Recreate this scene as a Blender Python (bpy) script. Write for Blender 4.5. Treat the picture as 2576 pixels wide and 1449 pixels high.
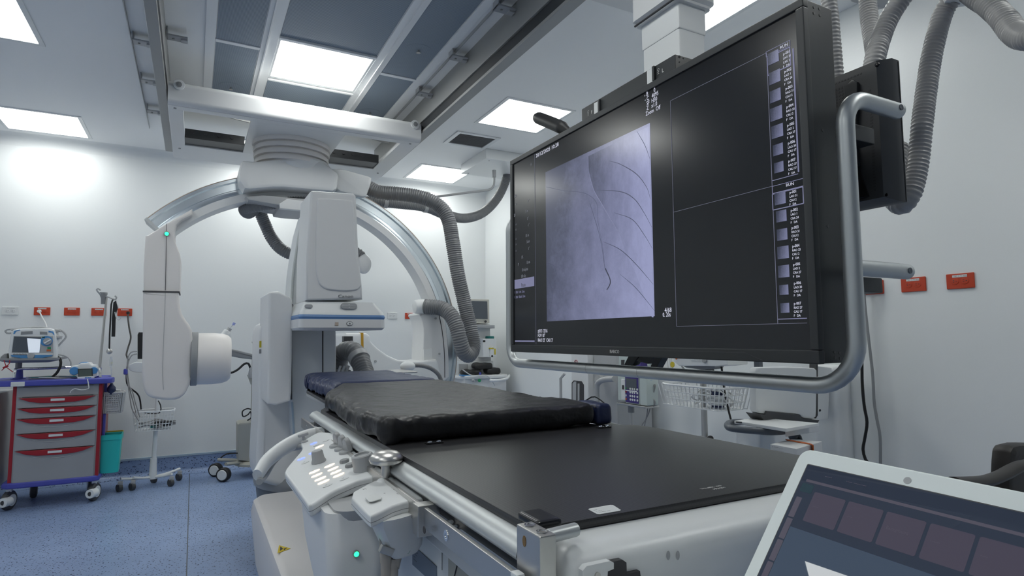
import bpy, bmesh, math, random
from mathutils import Vector, Matrix, noise
for o in list(bpy.data.objects): bpy.data.objects.remove(o, do_unlink=True)
scene = bpy.context.scene
COL = scene.collection
random.seed(4)
# ------------------------------------------------------------------ camera
FPX, W_, H_ = 1509.0, 2576.0, 1449.0
EYE = Vector((0, 0, 1.3))
_y, _p, _r = math.radians(27.9), math.radians(4.7), math.radians(-0.284)
_f = Vector((math.sin(_y)*math.cos(_p), math.cos(_y)*math.cos(_p), math.sin(_p)))
_x0 = Vector((math.cos(_y), -math.sin(_y), 0)); _u0 = _x0.cross(_f)
_x = _x0*math.cos(_r)+_u0*math.sin(_r); _u = -_x0*math.sin(_r)+_u0*math.cos(_r)
cam = bpy.data.cameras.new('camera'); co = bpy.data.objects.new('camera', cam); COL.objects.link(co)
mw = Matrix((_x, _u, -_f)).transposed().to_4x4(); mw.translation = EYE
co.matrix_world = mw
cam.sensor_width = 36; cam.sensor_fit = 'HORIZONTAL'; cam.lens = 36*FPX/W_; cam.clip_start = 0.02
scene.camera = co
# ------------------------------------------------------------------ world and exposure
wd = bpy.data.worlds.new('world'); scene.world = wd; wd.use_nodes = True
wd.node_tree.nodes['Background'].inputs[0].default_value = (0.75, 0.85, 1, 1)
wd.node_tree.nodes['Background'].inputs[1].default_value = 0.3
vs = scene.view_settings; vs.view_transform = 'Standard'; vs.look = 'None'; vs.gamma = 1; vs.use_curve_mapping = False
vs.exposure = 0.0
LAMP = 11.0          # strength of every ceiling light panel
LAMP_COL = (0.98, 1.0, 0.965)

# ------------------------------------------------------------------ measuring
def ray(px, py):
    return _x*(px-1288)+_u*(-(py-724.5))+_f*FPX
def at(px, py, X=None, Y=None, Z=None):
    """a point of the place that is seen in that direction and lies on the plane X, Y or Z"""
    d = ray(px, py)
    if X is not None: t = X/d.x
    elif Y is not None: t = Y/d.y
    else: t = (Z-EYE.z)/d.z
    return EYE+d*t
def dist(p): return (Vector(p)-EYE).dot(_f)
def V(*a): return Vector(a)

# ------------------------------------------------------------------ materials
def mat(name, col, rough=0.5, metal=0.0, emit=None, es=0.0, coat=0.0, bump=None, noise_col=None, alpha=None, spec=None):
    m = bpy.data.materials.new(name); m.use_nodes = True
    nt = m.node_tree; b = nt.nodes['Principled BSDF']
    b.inputs['Base Color'].default_value = (*col, 1); b.inputs['Roughness'].default_value = rough
    b.inputs['Metallic'].default_value = metal; b.inputs['Coat Weight'].default_value = coat
    b.inputs['Coat Roughness'].default_value = 0.08
    if spec is not None: b.inputs['Specular IOR Level'].default_value = spec
    if emit: b.inputs['Emission Color'].default_value = (*emit, 1); b.inputs['Emission Strength'].default_value = es
    if alpha is not None: b.inputs['Alpha'].default_value = alpha
    tc = nt.nodes.new('ShaderNodeTexCoord')
    if noise_col:
        sc, amt = noise_col
        n = nt.nodes.new('ShaderNodeTexNoise'); n.inputs['Scale'].default_value = sc; n.inputs['Detail'].default_value = 4
        nt.links.new(tc.outputs['Object'], n.inputs['Vector'])
        r = nt.nodes.new('ShaderNodeValToRGB')
        r.color_ramp.elements[0].position = .3; r.color_ramp.elements[1].position = .7
        r.color_ramp.elements[0].color = (*[c*(1-amt) for c in col], 1); r.color_ramp.elements[1].color = (*[min(1, c*(1+amt)) for c in col], 1)
        nt.links.new(n.outputs[0], r.inputs[0]); nt.links.new(r.outputs[0], b.inputs['Base Color'])
    if bump:
        sc, st = bump
        n = nt.nodes.new('ShaderNodeTexNoise'); n.inputs['Scale'].default_value = sc; n.inputs['Detail'].default_value = 3
        nt.links.new(tc.outputs['Object'], n.inputs['Vector'])
        bp = nt.nodes.new('ShaderNodeBump'); bp.inputs['Strength'].default_value = st; bp.inputs['Distance'].default_value = .01
        nt.links.new(n.outputs[0], bp.inputs['Height']); nt.links.new(bp.outputs[0], b.inputs['Normal'])
    return m
M = {}
M['wall'] = mat('wall_paint', (.80, .825, .83), .42, bump=(60, .03))
M['ceil'] = mat('ceiling_paint', (.92, .93, .93), .6, bump=(40, .02))
M['white'] = mat('white_plastic', (.74, .75, .755), .38, bump=(300, .02))
M['white2'] = mat('bright_white_plastic', (.79, .81, .815), .35)
M['cream'] = mat('warm_white_plastic', (.76, .735, .72), .42, bump=(400, .03))
M['grey'] = mat('grey_plastic', (.27, .28, .29), .45)
M['midgrey'] = mat('mid_grey_plastic', (.42, .43, .44), .4)
M['dark'] = mat('dark_grey_plastic', (.06, .062, .066), .45)
M['charcoal'] = mat('charcoal_housing', (.035, .038, .041), .42)
M['slate'] = mat('slate_base_shell', (.10, .115, .135), .4)
M['black'] = mat('black_rubber', (.012, .012, .013), .5)
M['blackgloss'] = mat('black_gloss', (.01, .01, .012), .2)
M['seam'] = mat('seam_line', (.05, .05, .055), .7)
M['steel'] = mat('brushed_steel', (.58, .57, .55), .34, 1.0, bump=(150, .03))
M['alu'] = mat('anodised_aluminium', (.56, .585, .59), .42, .75)
M['polish'] = mat('polished_track', (.74, .80, .84), .22, 1.0, noise_col=(3, .12))
M['chrome'] = mat('chrome', (.8, .8, .8), .1, 1.0)
M['railgrey'] = mat('ceiling_rail_grey', (.36, .365, .36), .5, .3)
M['tan'] = mat('tan_edge_strip', (.50, .42, .35), .5)
M['hose'] = mat('corrugated_hose_grey', (.19, .195, .205), .38)
M['hose2'] = mat('corrugated_hose_light', (.42, .415, .41), .42)
M['blue'] = mat('blue_stripe', (.12, .25, .50), .4)
M['cartblue'] = mat('violet_blue_plastic', (.075, .085, .42), .45)
M['devblue'] = mat('device_blue', (.08, .28, .58), .4)
M['red'] = mat('red_handle', (.33, .01, .02), .35)
M['outred'] = mat('red_outlet_plate', (.52, .055, .018), .45)
M['outwhite'] = mat('white_outlet_plate', (.72, .74, .74), .4)
M['cartgrey'] = mat('cart_drawer_grey', (.36, .365, .37), .42, .2, noise_col=(5, .03))
M['teal'] = mat('turquoise_plastic', (.02, .50, .48), .45)
M['yellow'] = mat('yellow_plastic', (.62, .50, .03), .5)
M['orange'] = mat('orange_strap', (.60, .14, .03), .5)
M['green'] = mat('green_plastic', (.02, .30, .12), .45)
M['dgreen'] = mat('dark_green_cap', (.01, .16, .15), .45)
M['purple'] = mat('purple_keypad', (.06, .04, .22), .45)
M['beige'] = mat('beige_cart_paint', (.40, .40, .36), .45)
M['greencap'] = mat('pale_green_plastic', (.55, .62, .60), .42)
M['cable'] = mat('grey_cable', (.33, .33, .33), .5)
M['cablew'] = mat('white_cable', (.65, .66, .66), .45)
M['cableb'] = mat('beige_cable', (.40, .37, .33), .5)
M['led'] = mat('green_lamp', (.02, .6, .2), .3, emit=(.03, 1, .35), es=2.2)
M['keyw'] = mat('lit_amber_key', (.9, .8, .7), .3, emit=(1, .80, .62), es=1.15)
M['keyb'] = mat('lit_blue_key', (.3, .4, .9), .3, emit=(.22, .30, 1), es=1.1)
M['lamp'] = mat('light_diffuser', (.9, .9, .9), .5, emit=LAMP_COL, es=LAMP)
M['label'] = mat('printed_label', (.72, .74, .74), .4)
M['ink'] = mat('grey_ink', (.16, .16, .17), .6)
M['whiteink'] = mat('white_ink', (.7, .7, .7), .5)
M['screen_off'] = mat('grey_screen', (.085, .10, .12), .18, coat=.5)
M['lcd'] = mat('lcd_grey_green', (.10, .13, .11), .3)
M['scr'] = mat('dark_screen', (.006, .007, .009), .19, emit=(.55, .6, .7), es=.007, spec=.5)
M['scr_line'] = mat('screen_line', (.05, .05, .06), .4, emit=(.55, .58, .85), es=.16)
M['scr_dim'] = mat('screen_dim_text', (.05, .05, .06), .4, emit=(.6, .65, .75), es=.22)
M['scr_txt'] = mat('screen_text', (.05, .05, .06), .4, emit=(.82, .84, 1), es=.75)
M['scr_violet'] = mat('screen_violet', (.05, .05, .06), .4, emit=(.42, .43, .72), es=.38)
M['glass'] = mat('clear_plastic', (.8, .85, .9), .1, alpha=.35)
M['navy'] = mat('navy_cover', (.018, .028, .085), .42, bump=(17, .5))
M['blackcover'] = mat('black_nylon_cover', (.015, .015, .016), .42, bump=(19, .75))
M['padgel'] = mat('black_pad', (.006, .007, .010), .25)
M['skyedge'] = mat('pale_blue_edge', (.35, .45, .55), .4)
M['tablet_white'] = mat('laptop_white', (.86, .92, .91), .32)

def carbon():
    m = mat('carbon_weave', (.04, .04, .042), .36); nt = m.node_tree; b = nt.nodes['Principled BSDF']
    tc = nt.nodes.new('ShaderNodeTexCoord'); mp = nt.nodes.new('ShaderNodeMapping'); mp.inputs['Rotation'].default_value[2] = math.radians(45)
    w = nt.nodes.new('ShaderNodeTexChecker'); w.inputs['Scale'].default_value = 240
    w.inputs[1].default_value = (.040, .040, .042, 1); w.inputs[2].default_value = (.020, .020, .022, 1)
    nt.links.new(tc.outputs['Object'], mp.inputs[0]); nt.links.new(mp.outputs[0], w.inputs[0]); nt.links.new(w.outputs[0], b.inputs['Base Color'])
    bp = nt.nodes.new('ShaderNodeBump'); bp.inputs['Strength'].default_value = .15; bp.inputs['Distance'].default_value = .002
    nt.links.new(w.outputs[1], bp.inputs['Height']); nt.links.new(bp.outputs[0], b.inputs['Normal'])
    return m
M['carbon'] = carbon()
def vinyl():
    m = mat('speckled_blue_vinyl', (.10, .19, .42), .33); nt = m.node_tree; b = nt.nodes['Principled BSDF']
    tc = nt.nodes.new('ShaderNodeTexCoord'); mp = nt.nodes.new('ShaderNodeMapping'); mp.inputs['Scale'].default_value = (1, .8, 1)
    nt.links.new(tc.outputs['Object'], mp.inputs[0])
    n = nt.nodes.new('ShaderNodeTexNoise'); n.inputs['Scale'].default_value = 6; nt.links.new(mp.outputs[0], n.inputs['Vector'])
    r = nt.nodes.new('ShaderNodeValToRGB'); r.color_ramp.elements[0].color = (.215, .30, .49, 1); r.color_ramp.elements[1].color = (.28, .375, .58, 1)
    nt.links.new(n.outputs[0], r.inputs[0])
    d = nt.nodes.new('ShaderNodeTexNoise'); d.inputs['Scale'].default_value = 82; d.inputs['Detail'].default_value = 1; nt.links.new(mp.outputs[0], d.inputs['Vector'])
    rd = nt.nodes.new('ShaderNodeValToRGB'); rd.color_ramp.interpolation = 'CONSTANT'
    rd.color_ramp.elements[0].color = (1, 1, 1, 1); rd.color_ramp.elements[1].position = .355; rd.color_ramp.elements[1].color = (0, 0, 0, 1)
    e = rd.color_ramp.elements.new(.70); e.color = (.35, .35, .35, 1)
    nt.links.new(d.outputs[0], rd.inputs[0])
    mx = nt.nodes.new('ShaderNodeMixRGB'); mx.inputs[2].default_value = (.03, .045, .10, 1)
    nt.links.new(rd.outputs[0], mx.inputs[0]); nt.links.new(r.outputs[0], mx.inputs[1]); nt.links.new(mx.outputs[0], b.inputs['Base Color'])
    return m
M['vinyl'] = vinyl()
def mesh_screen():
    m = mat('perforated_filter_screen', (.2, .25, .3), .5); nt = m.node_tree; b = nt.nodes['Principled BSDF']
    tc = nt.nodes.new('ShaderNodeTexCoord'); mp = nt.nodes.new('ShaderNodeMapping'); mp.inputs['Rotation'].default_value[2] = 0
    w = nt.nodes.new('ShaderNodeTexWave'); w.inputs['Scale'].default_value = 52; w.bands_direction = 'X'; w.inputs['Distortion'].default_value = 0
    nt.links.new(tc.outputs['Object'], w.inputs[0])
    r = nt.nodes.new('ShaderNodeValToRGB'); r.color_ramp.elements[0].color = (.13, .17, .22, 1); r.color_ramp.elements[1].color = (.34, .40, .47, 1)
    nt.links.new(w.outputs[0], r.inputs[0]); nt.links.new(r.outputs[0], b.inputs['Base Color'])
    return m
M['filter'] = mesh_screen()
def xray(name='xray_picture', es=.95, add=0.0):
    m = mat(name, (.006, .007, .009), .19); nt = m.node_tree; b = nt.nodes['Principled BSDF']
    tc = nt.nodes.new('ShaderNodeTexCoord'); n = nt.nodes.new('ShaderNodeTexNoise'); n.inputs['Scale'].default_value = 7; n.inputs['Detail'].default_value = 12; n.inputs['Roughness'].default_value = .74
    nt.links.new(tc.outputs['Generated'], n.inputs['Vector'])
    # brighter lung side towards the picture's right edge, measured in the picture's own frame (generated: y runs along the picture)
    sp = nt.nodes.new('ShaderNodeSeparateXYZ'); nt.links.new(tc.outputs['Generated'], sp.inputs[0])
    md = nt.nodes.new('ShaderNodeMath'); md.operation = 'MULTIPLY_ADD'; md.inputs[1].default_value = -.9; md.inputs[2].default_value = .62+add
    nt.links.new(sp.outputs[1], md.inputs[0])
    mz = nt.nodes.new('ShaderNodeMath'); mz.operation = 'MULTIPLY_ADD'; mz.inputs[1].default_value = -.22
    nt.links.new(sp.outputs[2], mz.inputs[0]); nt.links.new(md.outputs[0], mz.inputs[2])
    ad = nt.nodes.new('ShaderNodeMath'); ad.operation = 'MULTIPLY_ADD'; ad.inputs[1].default_value = .75
    nt.links.new(n.outputs[0], ad.inputs[0]); nt.links.new(mz.outputs[0], ad.inputs[2])
    r = nt.nodes.new('ShaderNodeValToRGB'); r.color_ramp.elements[0].position = .05; r.color_ramp.elements[1].position = 1.0
    r.color_ramp.elements[0].color = (.055, .062, .105, 1); r.color_ramp.elements[1].color = (.30, .32, .52, 1)
    nt.links.new(ad.outputs[0], r.inputs[0]); nt.links.new(r.outputs[0], b.inputs['Emission Color']); b.inputs['Emission Strength'].default_value = es
    return m
M['xray'] = xray(); M['xray_small'] = xray('xray_thumbnail', .62); M['xray_field'] = xray('xray_lung_field', .95, .17)
M['xray_dark'] = mat('xray_dark_line', (.02, .02, .03), .4, emit=(.06, .068, .12), es=1)
M['xray_light'] = mat('xray_pale_line', (.02, .02, .03), .4, emit=(.20, .21, .34), es=1)
M['xray_mid'] = mat('xray_pale_field', (.02, .02, .03), .4, emit=(.27, .29, .46), es=1)

# ------------------------------------------------------------------ geometry
def basis(d):
    d = d.normalized(); a = V(0, 0, 1) if abs(d.z) < .9 else V(1, 0, 0)
    x = a.cross(d).normalized(); return x, d.cross(x)
def chaikin(pts, n=2, k=.22, closed=True):
    pts = [Vector(p) for p in pts]
    for _ in range(n):
        o = []; L = len(pts)
        for i in range(L if closed else L-1):
            a, b = pts[i], pts[(i+1) % L]; o += [a.lerp(b, k), a.lerp(b, 1-k)]
        if not closed: o = [pts[0]]+o[1:-1]+[pts[-1]]
        pts = o
    return pts
def catmull(pts, step=.01):
    pts = [Vector(p) for p in pts]; e = [pts[0]*2-pts[1]]+pts+[pts[-1]*2-pts[-2]]; out = []
    for i in range(1, len(e)-2):
        p0, p1, p2, p3 = e[i-1:i+3]; n = max(2, int((p2-p1).length/step))
        for j in range(n):
            t = j/n
            out.append(.5*((2*p1)+(p2-p0)*t+(2*p0-5*p1+4*p2-p3)*t*t+(3*p1-p0-3*p2+p3)*t**3))
    out.append(pts[-1]); return out
class MB:
    def __init__(s): s.bm = bmesh.new()
    def add(s, bm, m4=None):
        if m4: bm.transform(m4)
        me = bpy.data.meshes.new('tmp'); bm.to_mesh(me); bm.free(); s.bm.from_mesh(me); bpy.data.meshes.remove(me); return s
    def box(s, x0, x1, y0, y1, z0, z1, r=0.0, seg=2, m4=None):
        b = bmesh.new(); bmesh.ops.create_cube(b, size=1)
        for v in b.verts: v.co = V((x0+x1)/2+v.co.x*(x1-x0), (y0+y1)/2+v.co.y*(y1-y0), (z0+z1)/2+v.co.z*(z1-z0))
        r = min(r, .49*min(abs(x1-x0), abs(y1-y0), abs(z1-z0)))
        if r > 0: bmesh.ops.bevel(b, geom=b.edges[:], offset=r, segments=seg, profile=.5, affect='EDGES')
        return s.add(b, m4)
    def obox(s, c, size, ax, ay, r=0.0, seg=2):
        ax = ax.normalized(); az = ax.cross(ay).normalized(); ay = az.cross(ax)
        m = Matrix((ax, ay, az)).transposed().to_4x4(); m.translation = Vector(c)
        h = [q/2 for q in size]; return s.box(-h[0], h[0], -h[1], h[1], -h[2], h[2], r, seg, m)
    def prism(s, poly, d, r=0.0, seg=2):
        """poly: closed ring of 3D points, d: extrusion vector"""
        d = Vector(d); b = bmesh.new(); poly = [Vector(p) for p in poly]
        a = [b.verts.new(p) for p in poly]; c = [b.verts.new(p+d) for p in poly]
        f1 = b.faces.new(a); f2 = b.faces.new(c[::-1]); n = len(a)
        for i in range(n): b.faces.new((a[i], c[i], c[(i+1) % n], a[(i+1) % n]))
        bmesh.ops.recalc_face_normals(b, faces=b.faces[:])
        if r > 0:
            es = list({e for f in (f1, f2) for e in f.edges})
            bmesh.ops.bevel(b, geom=es, offset=r, segments=seg, profile=.5, affect='EDGES')
        bmesh.ops.triangulate(b, faces=[f for f in b.faces if len(f.verts) > 4])
        return s.add(b)
    def pix(s, px, Y0, Y1, r=0.0, ch=0, k=.22, seg=2):
        """outline standing upright on the plane Y0, running back to Y1"""
        P = [at(a, b, Y=Y0) for a, b in px]
        if ch: P = chaikin(P, ch, k)
        return s.prism(P, V(0, Y1-Y0, 0), r, seg)
    def cyl(s, p0, p1, r0, r1=None, n=20, bev=0.0):
        p0, p1 = Vector(p0), Vector(p1); r1 = r0 if r1 is None else r1; d = (p1-p0)
        if bev > 0:
            dn = d.normalized(); L = d.length
            return s.lathe(p0, dn, [(0, 0), (r0-bev, 0), (r0-bev*.3, bev*.3), (r0, bev), (r1, L-bev), (r1-bev*.3, L-bev*.3), (r1-bev, L), (0, L)], n)
        return s.lathe(p0, d.normalized(), [(0, 0), (r0, 0), (r1, d.length), (0, d.length)], n)
    def lathe(s, o, ax, prof, n=24):
        o = Vector(o); ax = Vector(ax).normalized(); x, y = basis(ax); b = bmesh.new(); rings = []
        for r, h in prof:
            if r < 1e-6: rings.append([b.verts.new(o+ax*h)])
            else: rings.append([b.verts.new(o+ax*h+(x*math.cos(t)+y*math.sin(t))*r) for t in [2*math.pi*i/n for i in range(n)]])
        for A, B in zip(rings, rings[1:]):
            for i in range(n):
                j = (i+1) % n
                if len(A) == 1 and len(B) == 1: continue
                if len(A) == 1: b.faces.new((A[0], B[i], B[j]))
                elif len(B) == 1: b.faces.new((A[i], B[0], A[j]))
                else: b.faces.new((A[i], B[i], B[j], A[j]))
        bmesh.ops.recalc_face_normals(b, faces=b.faces[:]); return s.add(b)
    def tube(s, pts, r, n=10, step=None, rib=None, flat=1.0, taper=None, closed=False):
        pts = [Vector(p) for p in pts]
        if step: pts = catmull(pts, step)
        b = bmesh.new(); L = len(pts); rings = []; t0 = (pts[1]-pts[0]).normalized(); x, y = basis(t0); acc = 0
        for i, p in enumerate(pts):
            if closed: t = pts[(i+1) % L]-pts[i-1]
            else: t = pts[min(i+1, L-1)]-pts[max(i-1, 0)]
            t = t.normalized() if t.length > 1e-9 else t0
            x = (x-t*x.dot(t)).normalized(); y = t.cross(x)
            if i: acc += (p-pts[i-1]).length
            rr = r
            if rib: rr = r*(1+rib[1]*(max(-.6, math.cos(2*math.pi*acc/rib[0]))))
            if taper: rr *= taper(i/(L-1))
            rings.append([b.verts.new(p+(x*math.cos(a)+y*math.sin(a)*flat)*rr) for a in [2*math.pi*k/n for k in range(n)]])
        m = L if closed else L-1
        for i in range(m):
            A, B = rings[i], rings[(i+1) % L]
            for k in range(n): b.faces.new((A[k], B[k], B[(k+1) % n], A[(k+1) % n]))
        if not closed: b.faces.new(rings[0][::-1]); b.faces.new(rings[-1])
        bmesh.ops.recalc_face_normals(b, faces=b.faces[:]); return s.add(b)
    def sweep(s, pts, prof, axes):
        """pts centre points; prof list of (u,v); axes(i) -> (uvec, vvec)"""
        b = bmesh.new(); rings = []
        for i, p in enumerate(pts):
            u, v = axes(i); rings.append([b.verts.new(Vector(p)+u*a+v*c) for a, c in prof])
        n = len(prof)
        for A, B in zip(rings, rings[1:]):
            for k in range(n): b.faces.new((A[k], B[k], B[(k+1) % n], A[(k+1) % n]))
        b.faces.new(rings[0][::-1]); b.faces.new(rings[-1])
        bmesh.ops.recalc_face_normals(b, faces=b.faces[:]); return s.add(b)
    def sphere(s, c, r, sc=(1, 1, 1), n=16):
        b = bmesh.new(); bmesh.ops.create_uvsphere(b, u_segments=n*2, v_segments=n, radius=r)
        for v in b.verts: v.co = V(v.co.x*sc[0]+c[0], v.co.y*sc[1]+c[1], v.co.z*sc[2]+c[2])
        return s.add(b)
    def soft(s, x0, x1, y0, y1, z0, z1, r, n=(40, 60, 8), disp=None):
        b = bmesh.new(); c = V((x0+x1)/2, (y0+y1)/2, (z0+z1)/2); h = V(abs(x1-x0)/2, abs(y1-y0)/2, abs(z1-z0)/2)
        def fix(p):
            q = V(*[max(-(h[i]-r), min(h[i]-r, p[i])) for i in range(3)]); d = p-q
            if d.length > 1e-9: p = q+d.normalized()*r
            if disp: p = disp(p, d.normalized() if d.length > 1e-9 else V(0, 0, 1), h)
            return c+p
        cache = {}
        def vert(p):
            k = tuple(round(a, 6) for a in p)
            if k not in cache: cache[k] = b.verts.new(fix(Vector(p)))
            return cache[k]
        for ax in range(3):
            u, v = [i for i in range(3) if i != ax]
            for sg in (-1, 1):
                for i in range(n[u]):
                    for j in range(n[v]):
                        q = []
                        for di, dj in ((0, 0), (1, 0), (1, 1), (0, 1)):
                            p = [0, 0, 0]; p[ax] = sg*h[ax]; p[u] = -h[u]+2*h[u]*(i+di)/n[u]; p[v] = -h[v]+2*h[v]*(j+dj)/n[v]; q.append(vert(p))
                        try: b.faces.new(q)
                        except ValueError: pass
        bmesh.ops.recalc_face_normals(b, faces=b.faces[:]); return s.add(b)
    def loft(s, rings, cap=True):
        b = bmesh.new(); R = [[b.verts.new(Vector(p)) for p in r] for r in rings]; n = len(R[0])
        for A, B in zip(R, R[1:]):
            for k in range(n): b.faces.new((A[k], B[k], B[(k+1) % n], A[(k+1) % n]))
        if cap: b.faces.new(R[0][::-1]); b.faces.new(R[-1])
        bmesh.ops.recalc_face_normals(b, faces=b.faces[:])
        bmesh.ops.triangulate(b, faces=[f for f in b.faces if len(f.verts) > 4]); return s.add(b)
    def quad(s, *p):
        b = bmesh.new(); b.faces.new([b.verts.new(Vector(q)) for q in p]); return s.add(b)
def setprops(o, label=None, cat=None, group=None, kind=None):
    if label: o['label'] = label
    if cat: o['category'] = cat
    if group: o['group'] = group
    if kind: o['kind'] = kind
    return o
def build(mb, name, material, parent=None, label=None, cat=None, group=None, kind=None, sharp=38, flatshade=False):
    bm = mb.bm if isinstance(mb, MB) else mb
    lim = math.radians(sharp)
    for f in bm.faces: f.smooth = not flatshade
    for e in bm.edges:
        if len(e.link_faces) == 2 and e.calc_face_angle(0) > lim: e.smooth = False
    me = bpy.data.meshes.new(name)
    off = Vector((0, 0, 0))
    if parent is None and bm.verts and kind != 'structure':
        xs = [v.co for v in bm.verts]; off = V((min(c.x for c in xs)+max(c.x for c in xs))/2, (min(c.y for c in xs)+max(c.y for c in xs))/2, min(c.z for c in xs))
        for v in bm.verts: v.co -= off
    bm.to_mesh(me); bm.free(); me.materials.append(M[material] if isinstance(material, str) else material)
    o = bpy.data.objects.new(name, me); COL.objects.link(o)
    o.location = off
    if 8 < len(me.polygons) < 6000 and not flatshade:
        wn = o.modifiers.new('weighted_normal', 'WEIGHTED_NORMAL'); wn.keep_sharp = True; wn.weight = 80
    if parent is not None:
        o.parent = parent; o.matrix_parent_inverse = Matrix.Translation(-world_loc(parent))
    return setprops(o, label, cat, group, kind)
def world_loc(o):
    # parents are never rotated here when their children are built
    if o.parent is None: return Vector(o.location)
    return V(0, 0, 0)+Vector((0, 0, 0)) if o.type == 'MESH' else Vector(o.location)
def thing(name, loc, label, cat, group=None):
    o = bpy.data.objects.new(name, None); COL.objects.link(o); o.location = Vector(loc); o.empty_display_size = .05
    return setprops(o, label, cat, group)
def dup(root, loc, label=None):
    r = root.copy(); COL.objects.link(r); r.location = Vector(loc)
    if label: r['label'] = label
    kids = [o for o in list(COL.objects) if o.parent == root]
    for ch in kids:
        c = ch.copy(); COL.objects.link(c); c.parent = r; c.matrix_parent_inverse = ch.matrix_parent_inverse.copy()
        for g in [o for o in list(COL.objects) if o.parent == ch]:
            d = g.copy(); COL.objects.link(d); d.parent = c
    return r
def textmesh(items, name, material, parent, ext=.0003, label=None):
    """items: (string, origin, right, up, cap_height, squeeze)"""
    bm = bmesh.new()
    for it in items:
        s_, o_, rt, up, h = it[:5]; sq = it[5] if len(it) > 5 else 1.0
        cu = bpy.data.curves.new('t', 'FONT'); cu.body = s_; cu.size = h/.72; cu.extrude = ext; cu.resolution_u = 2
        ob = bpy.data.objects.new('t', cu); COL.objects.link(ob)
        dg = bpy.context.evaluated_depsgraph_get(); dg.update()
        me = bpy.data.meshes.new_from_object(ob.evaluated_get(dg))
        rt = Vector(rt).normalized(); up = Vector(up); up = (up-rt*up.dot(rt)).normalized(); nn = rt.cross(up)
        m = Matrix((rt*sq, up, nn)).transposed().to_4x4(); m.translation = Vector(o_)
        me.transform(m); bm.from_mesh(me)
        bpy.data.objects.remove(ob); bpy.data.curves.remove(cu); bpy.data.meshes.remove(me)
    return build(bm, name, material, parent, label, sharp=180, flatshade=True)
# ================================================================== THE ROOM
CZ, WX, WY, LX, FY = 3.14, 3.20, 6.75, -3.0, -3.2
build(MB().box(LX-.1, WX+.1, FY-.1, WY+.1, -.1, 0), 'floor', 'vinyl', kind='structure')
build(MB().box(LX-.1, WX+.1, FY-.1, WY+.1, CZ, CZ+.1), 'ceiling', 'ceil', kind='structure')
build(MB().box(LX-.1, WX+.1, WY, WY+.1, 0, CZ), 'wall_back', 'wall', kind='structure')
build(MB().box(WX, WX+.1, FY, WY, 0, CZ), 'wall_right', 'wall', kind='structure')
build(MB().box(LX-.1, LX, FY, WY, 0, CZ), 'wall_left', 'wall', kind='structure')
build(MB().box(LX-.1, WX+.1, FY-.1, FY, 0, CZ), 'wall_front', 'wall', kind='structure')
def skirt(name, a, b, nrm):
    a, b, nrm = Vector(a), Vector(b), Vector(nrm)
    prof = [(0, .165), (.006, .165), (.006, .05), (.018, .02), (.05, .002), (.05, 0), (0, 0)]
    r = [[p+nrm*u+V(0, 0, z) for u, z in prof] for p in (a, b)]
    return build(MB().loft(r), name, 'vinyl', kind='structure', sharp=60)
build(MB().box(-2.2, 2.6, FY, FY+.02, .95, 2.3, .004), 'added_dark_panel', 'blackgloss', kind='structure')  # unseen dark pane added on the near wall to darken viewer-facing surfaces
skirt('baseboard_back', (LX, WY, 0), (WX, WY, 0), (0, -1, 0))
skirt('baseboard_right', (WX, FY, 0), (WX, WY, 0), (-1, 0, 0))
build(MB().box(LX, .44, WY-.012, WY, .165, .185, .003).box(.44, .46, WY-.014, WY, 0, .185, .003), 'trim_1', 'skyedge', kind='structure')
# coved corner between wall and ceiling, and the floor's weld seams
cove = []
for x in (LX, WX):
    cove.append([V(x, WY, CZ)]+[V(x, WY-.10+.10*math.sin(t), CZ-.10+.10*math.cos(t)) for t in [math.pi/2*i/6 for i in range(7)]])
build(MB().loft(cove), 'trim_2', 'wall', kind='structure', sharp=60)
mb = MB()
for x in (.01, -1.9, 1.9): mb.box(x-.003, x+.003, FY, WY-.05, -.001, .0012)
build(mb, 'trim_3', 'slate', kind='structure')

# ---- square ceiling light panels
def ceiling_light(x, y, label, first=[None]):
    if first[0] is None:
        t = thing('ceiling_light', (x, y, CZ), label, 'ceiling light', 'recessed square ceiling lights')
        h, g = .285, .315
        f = MB()
        for s in (-1, 1):
            f.box(x+s*h if s > 0 else x-g, x+g if s > 0 else x-h, y-g, y+g, CZ-.006, CZ+.002, .002)
            f.box(x-h, x+h, y+s*h if s > 0 else y-g, y+g if s > 0 else y-h, CZ-.006, CZ+.002, .002)
        build(f, 'frame', 'white2', t)
        build(MB().box(x-h, x+h, y-h, y+h, CZ-.003, CZ+.004), 'diffuser', 'lamp', t, 'glowing white diffuser')
        first[0] = t; return t
    return dup(first[0], (x, y, CZ), label)
GX, GY = (-1.20, 2.38), (6.255, 4.27, 2.235, .2)  # last row is unseen, added to brighten the near part and right wall
names = {(0, 0): 'square glowing ceiling light at the left picture edge, nearest the back wall', (0, 1): 'square glowing ceiling light cut off by the upper left picture corner',
         (1, 0): 'square glowing ceiling light between the ceiling rail and the hose box, nearest the back corner', (1, 1): 'square glowing ceiling light above the big monitor, beside the dark square air grille',
         (1, 2): 'square glowing ceiling light behind the white telescopic column'}
for i, gx in enumerate(GX):
    for j, gy in enumerate(GY):
        ceiling_light(gx, gy, names.get((i, j), 'unseen square ceiling light assumed over the near part of the room, outside the picture'))
ceiling_light(-1.2, -1.8, 'unseen square ceiling light added behind the viewer on the left to brighten near things')  # unseen panel added for more light on the laptop and near surfaces
ceiling_light(.59, 6.255, 'square glowing ceiling light near the back wall, hidden behind the arch carriage')
ceiling_light(.70, 4.10, 'square glowing ceiling light set in the middle of the perforated air screens')
ceiling_light(.70, 1.55, 'square glowing ceiling light in the air screens, above the picture')
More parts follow.
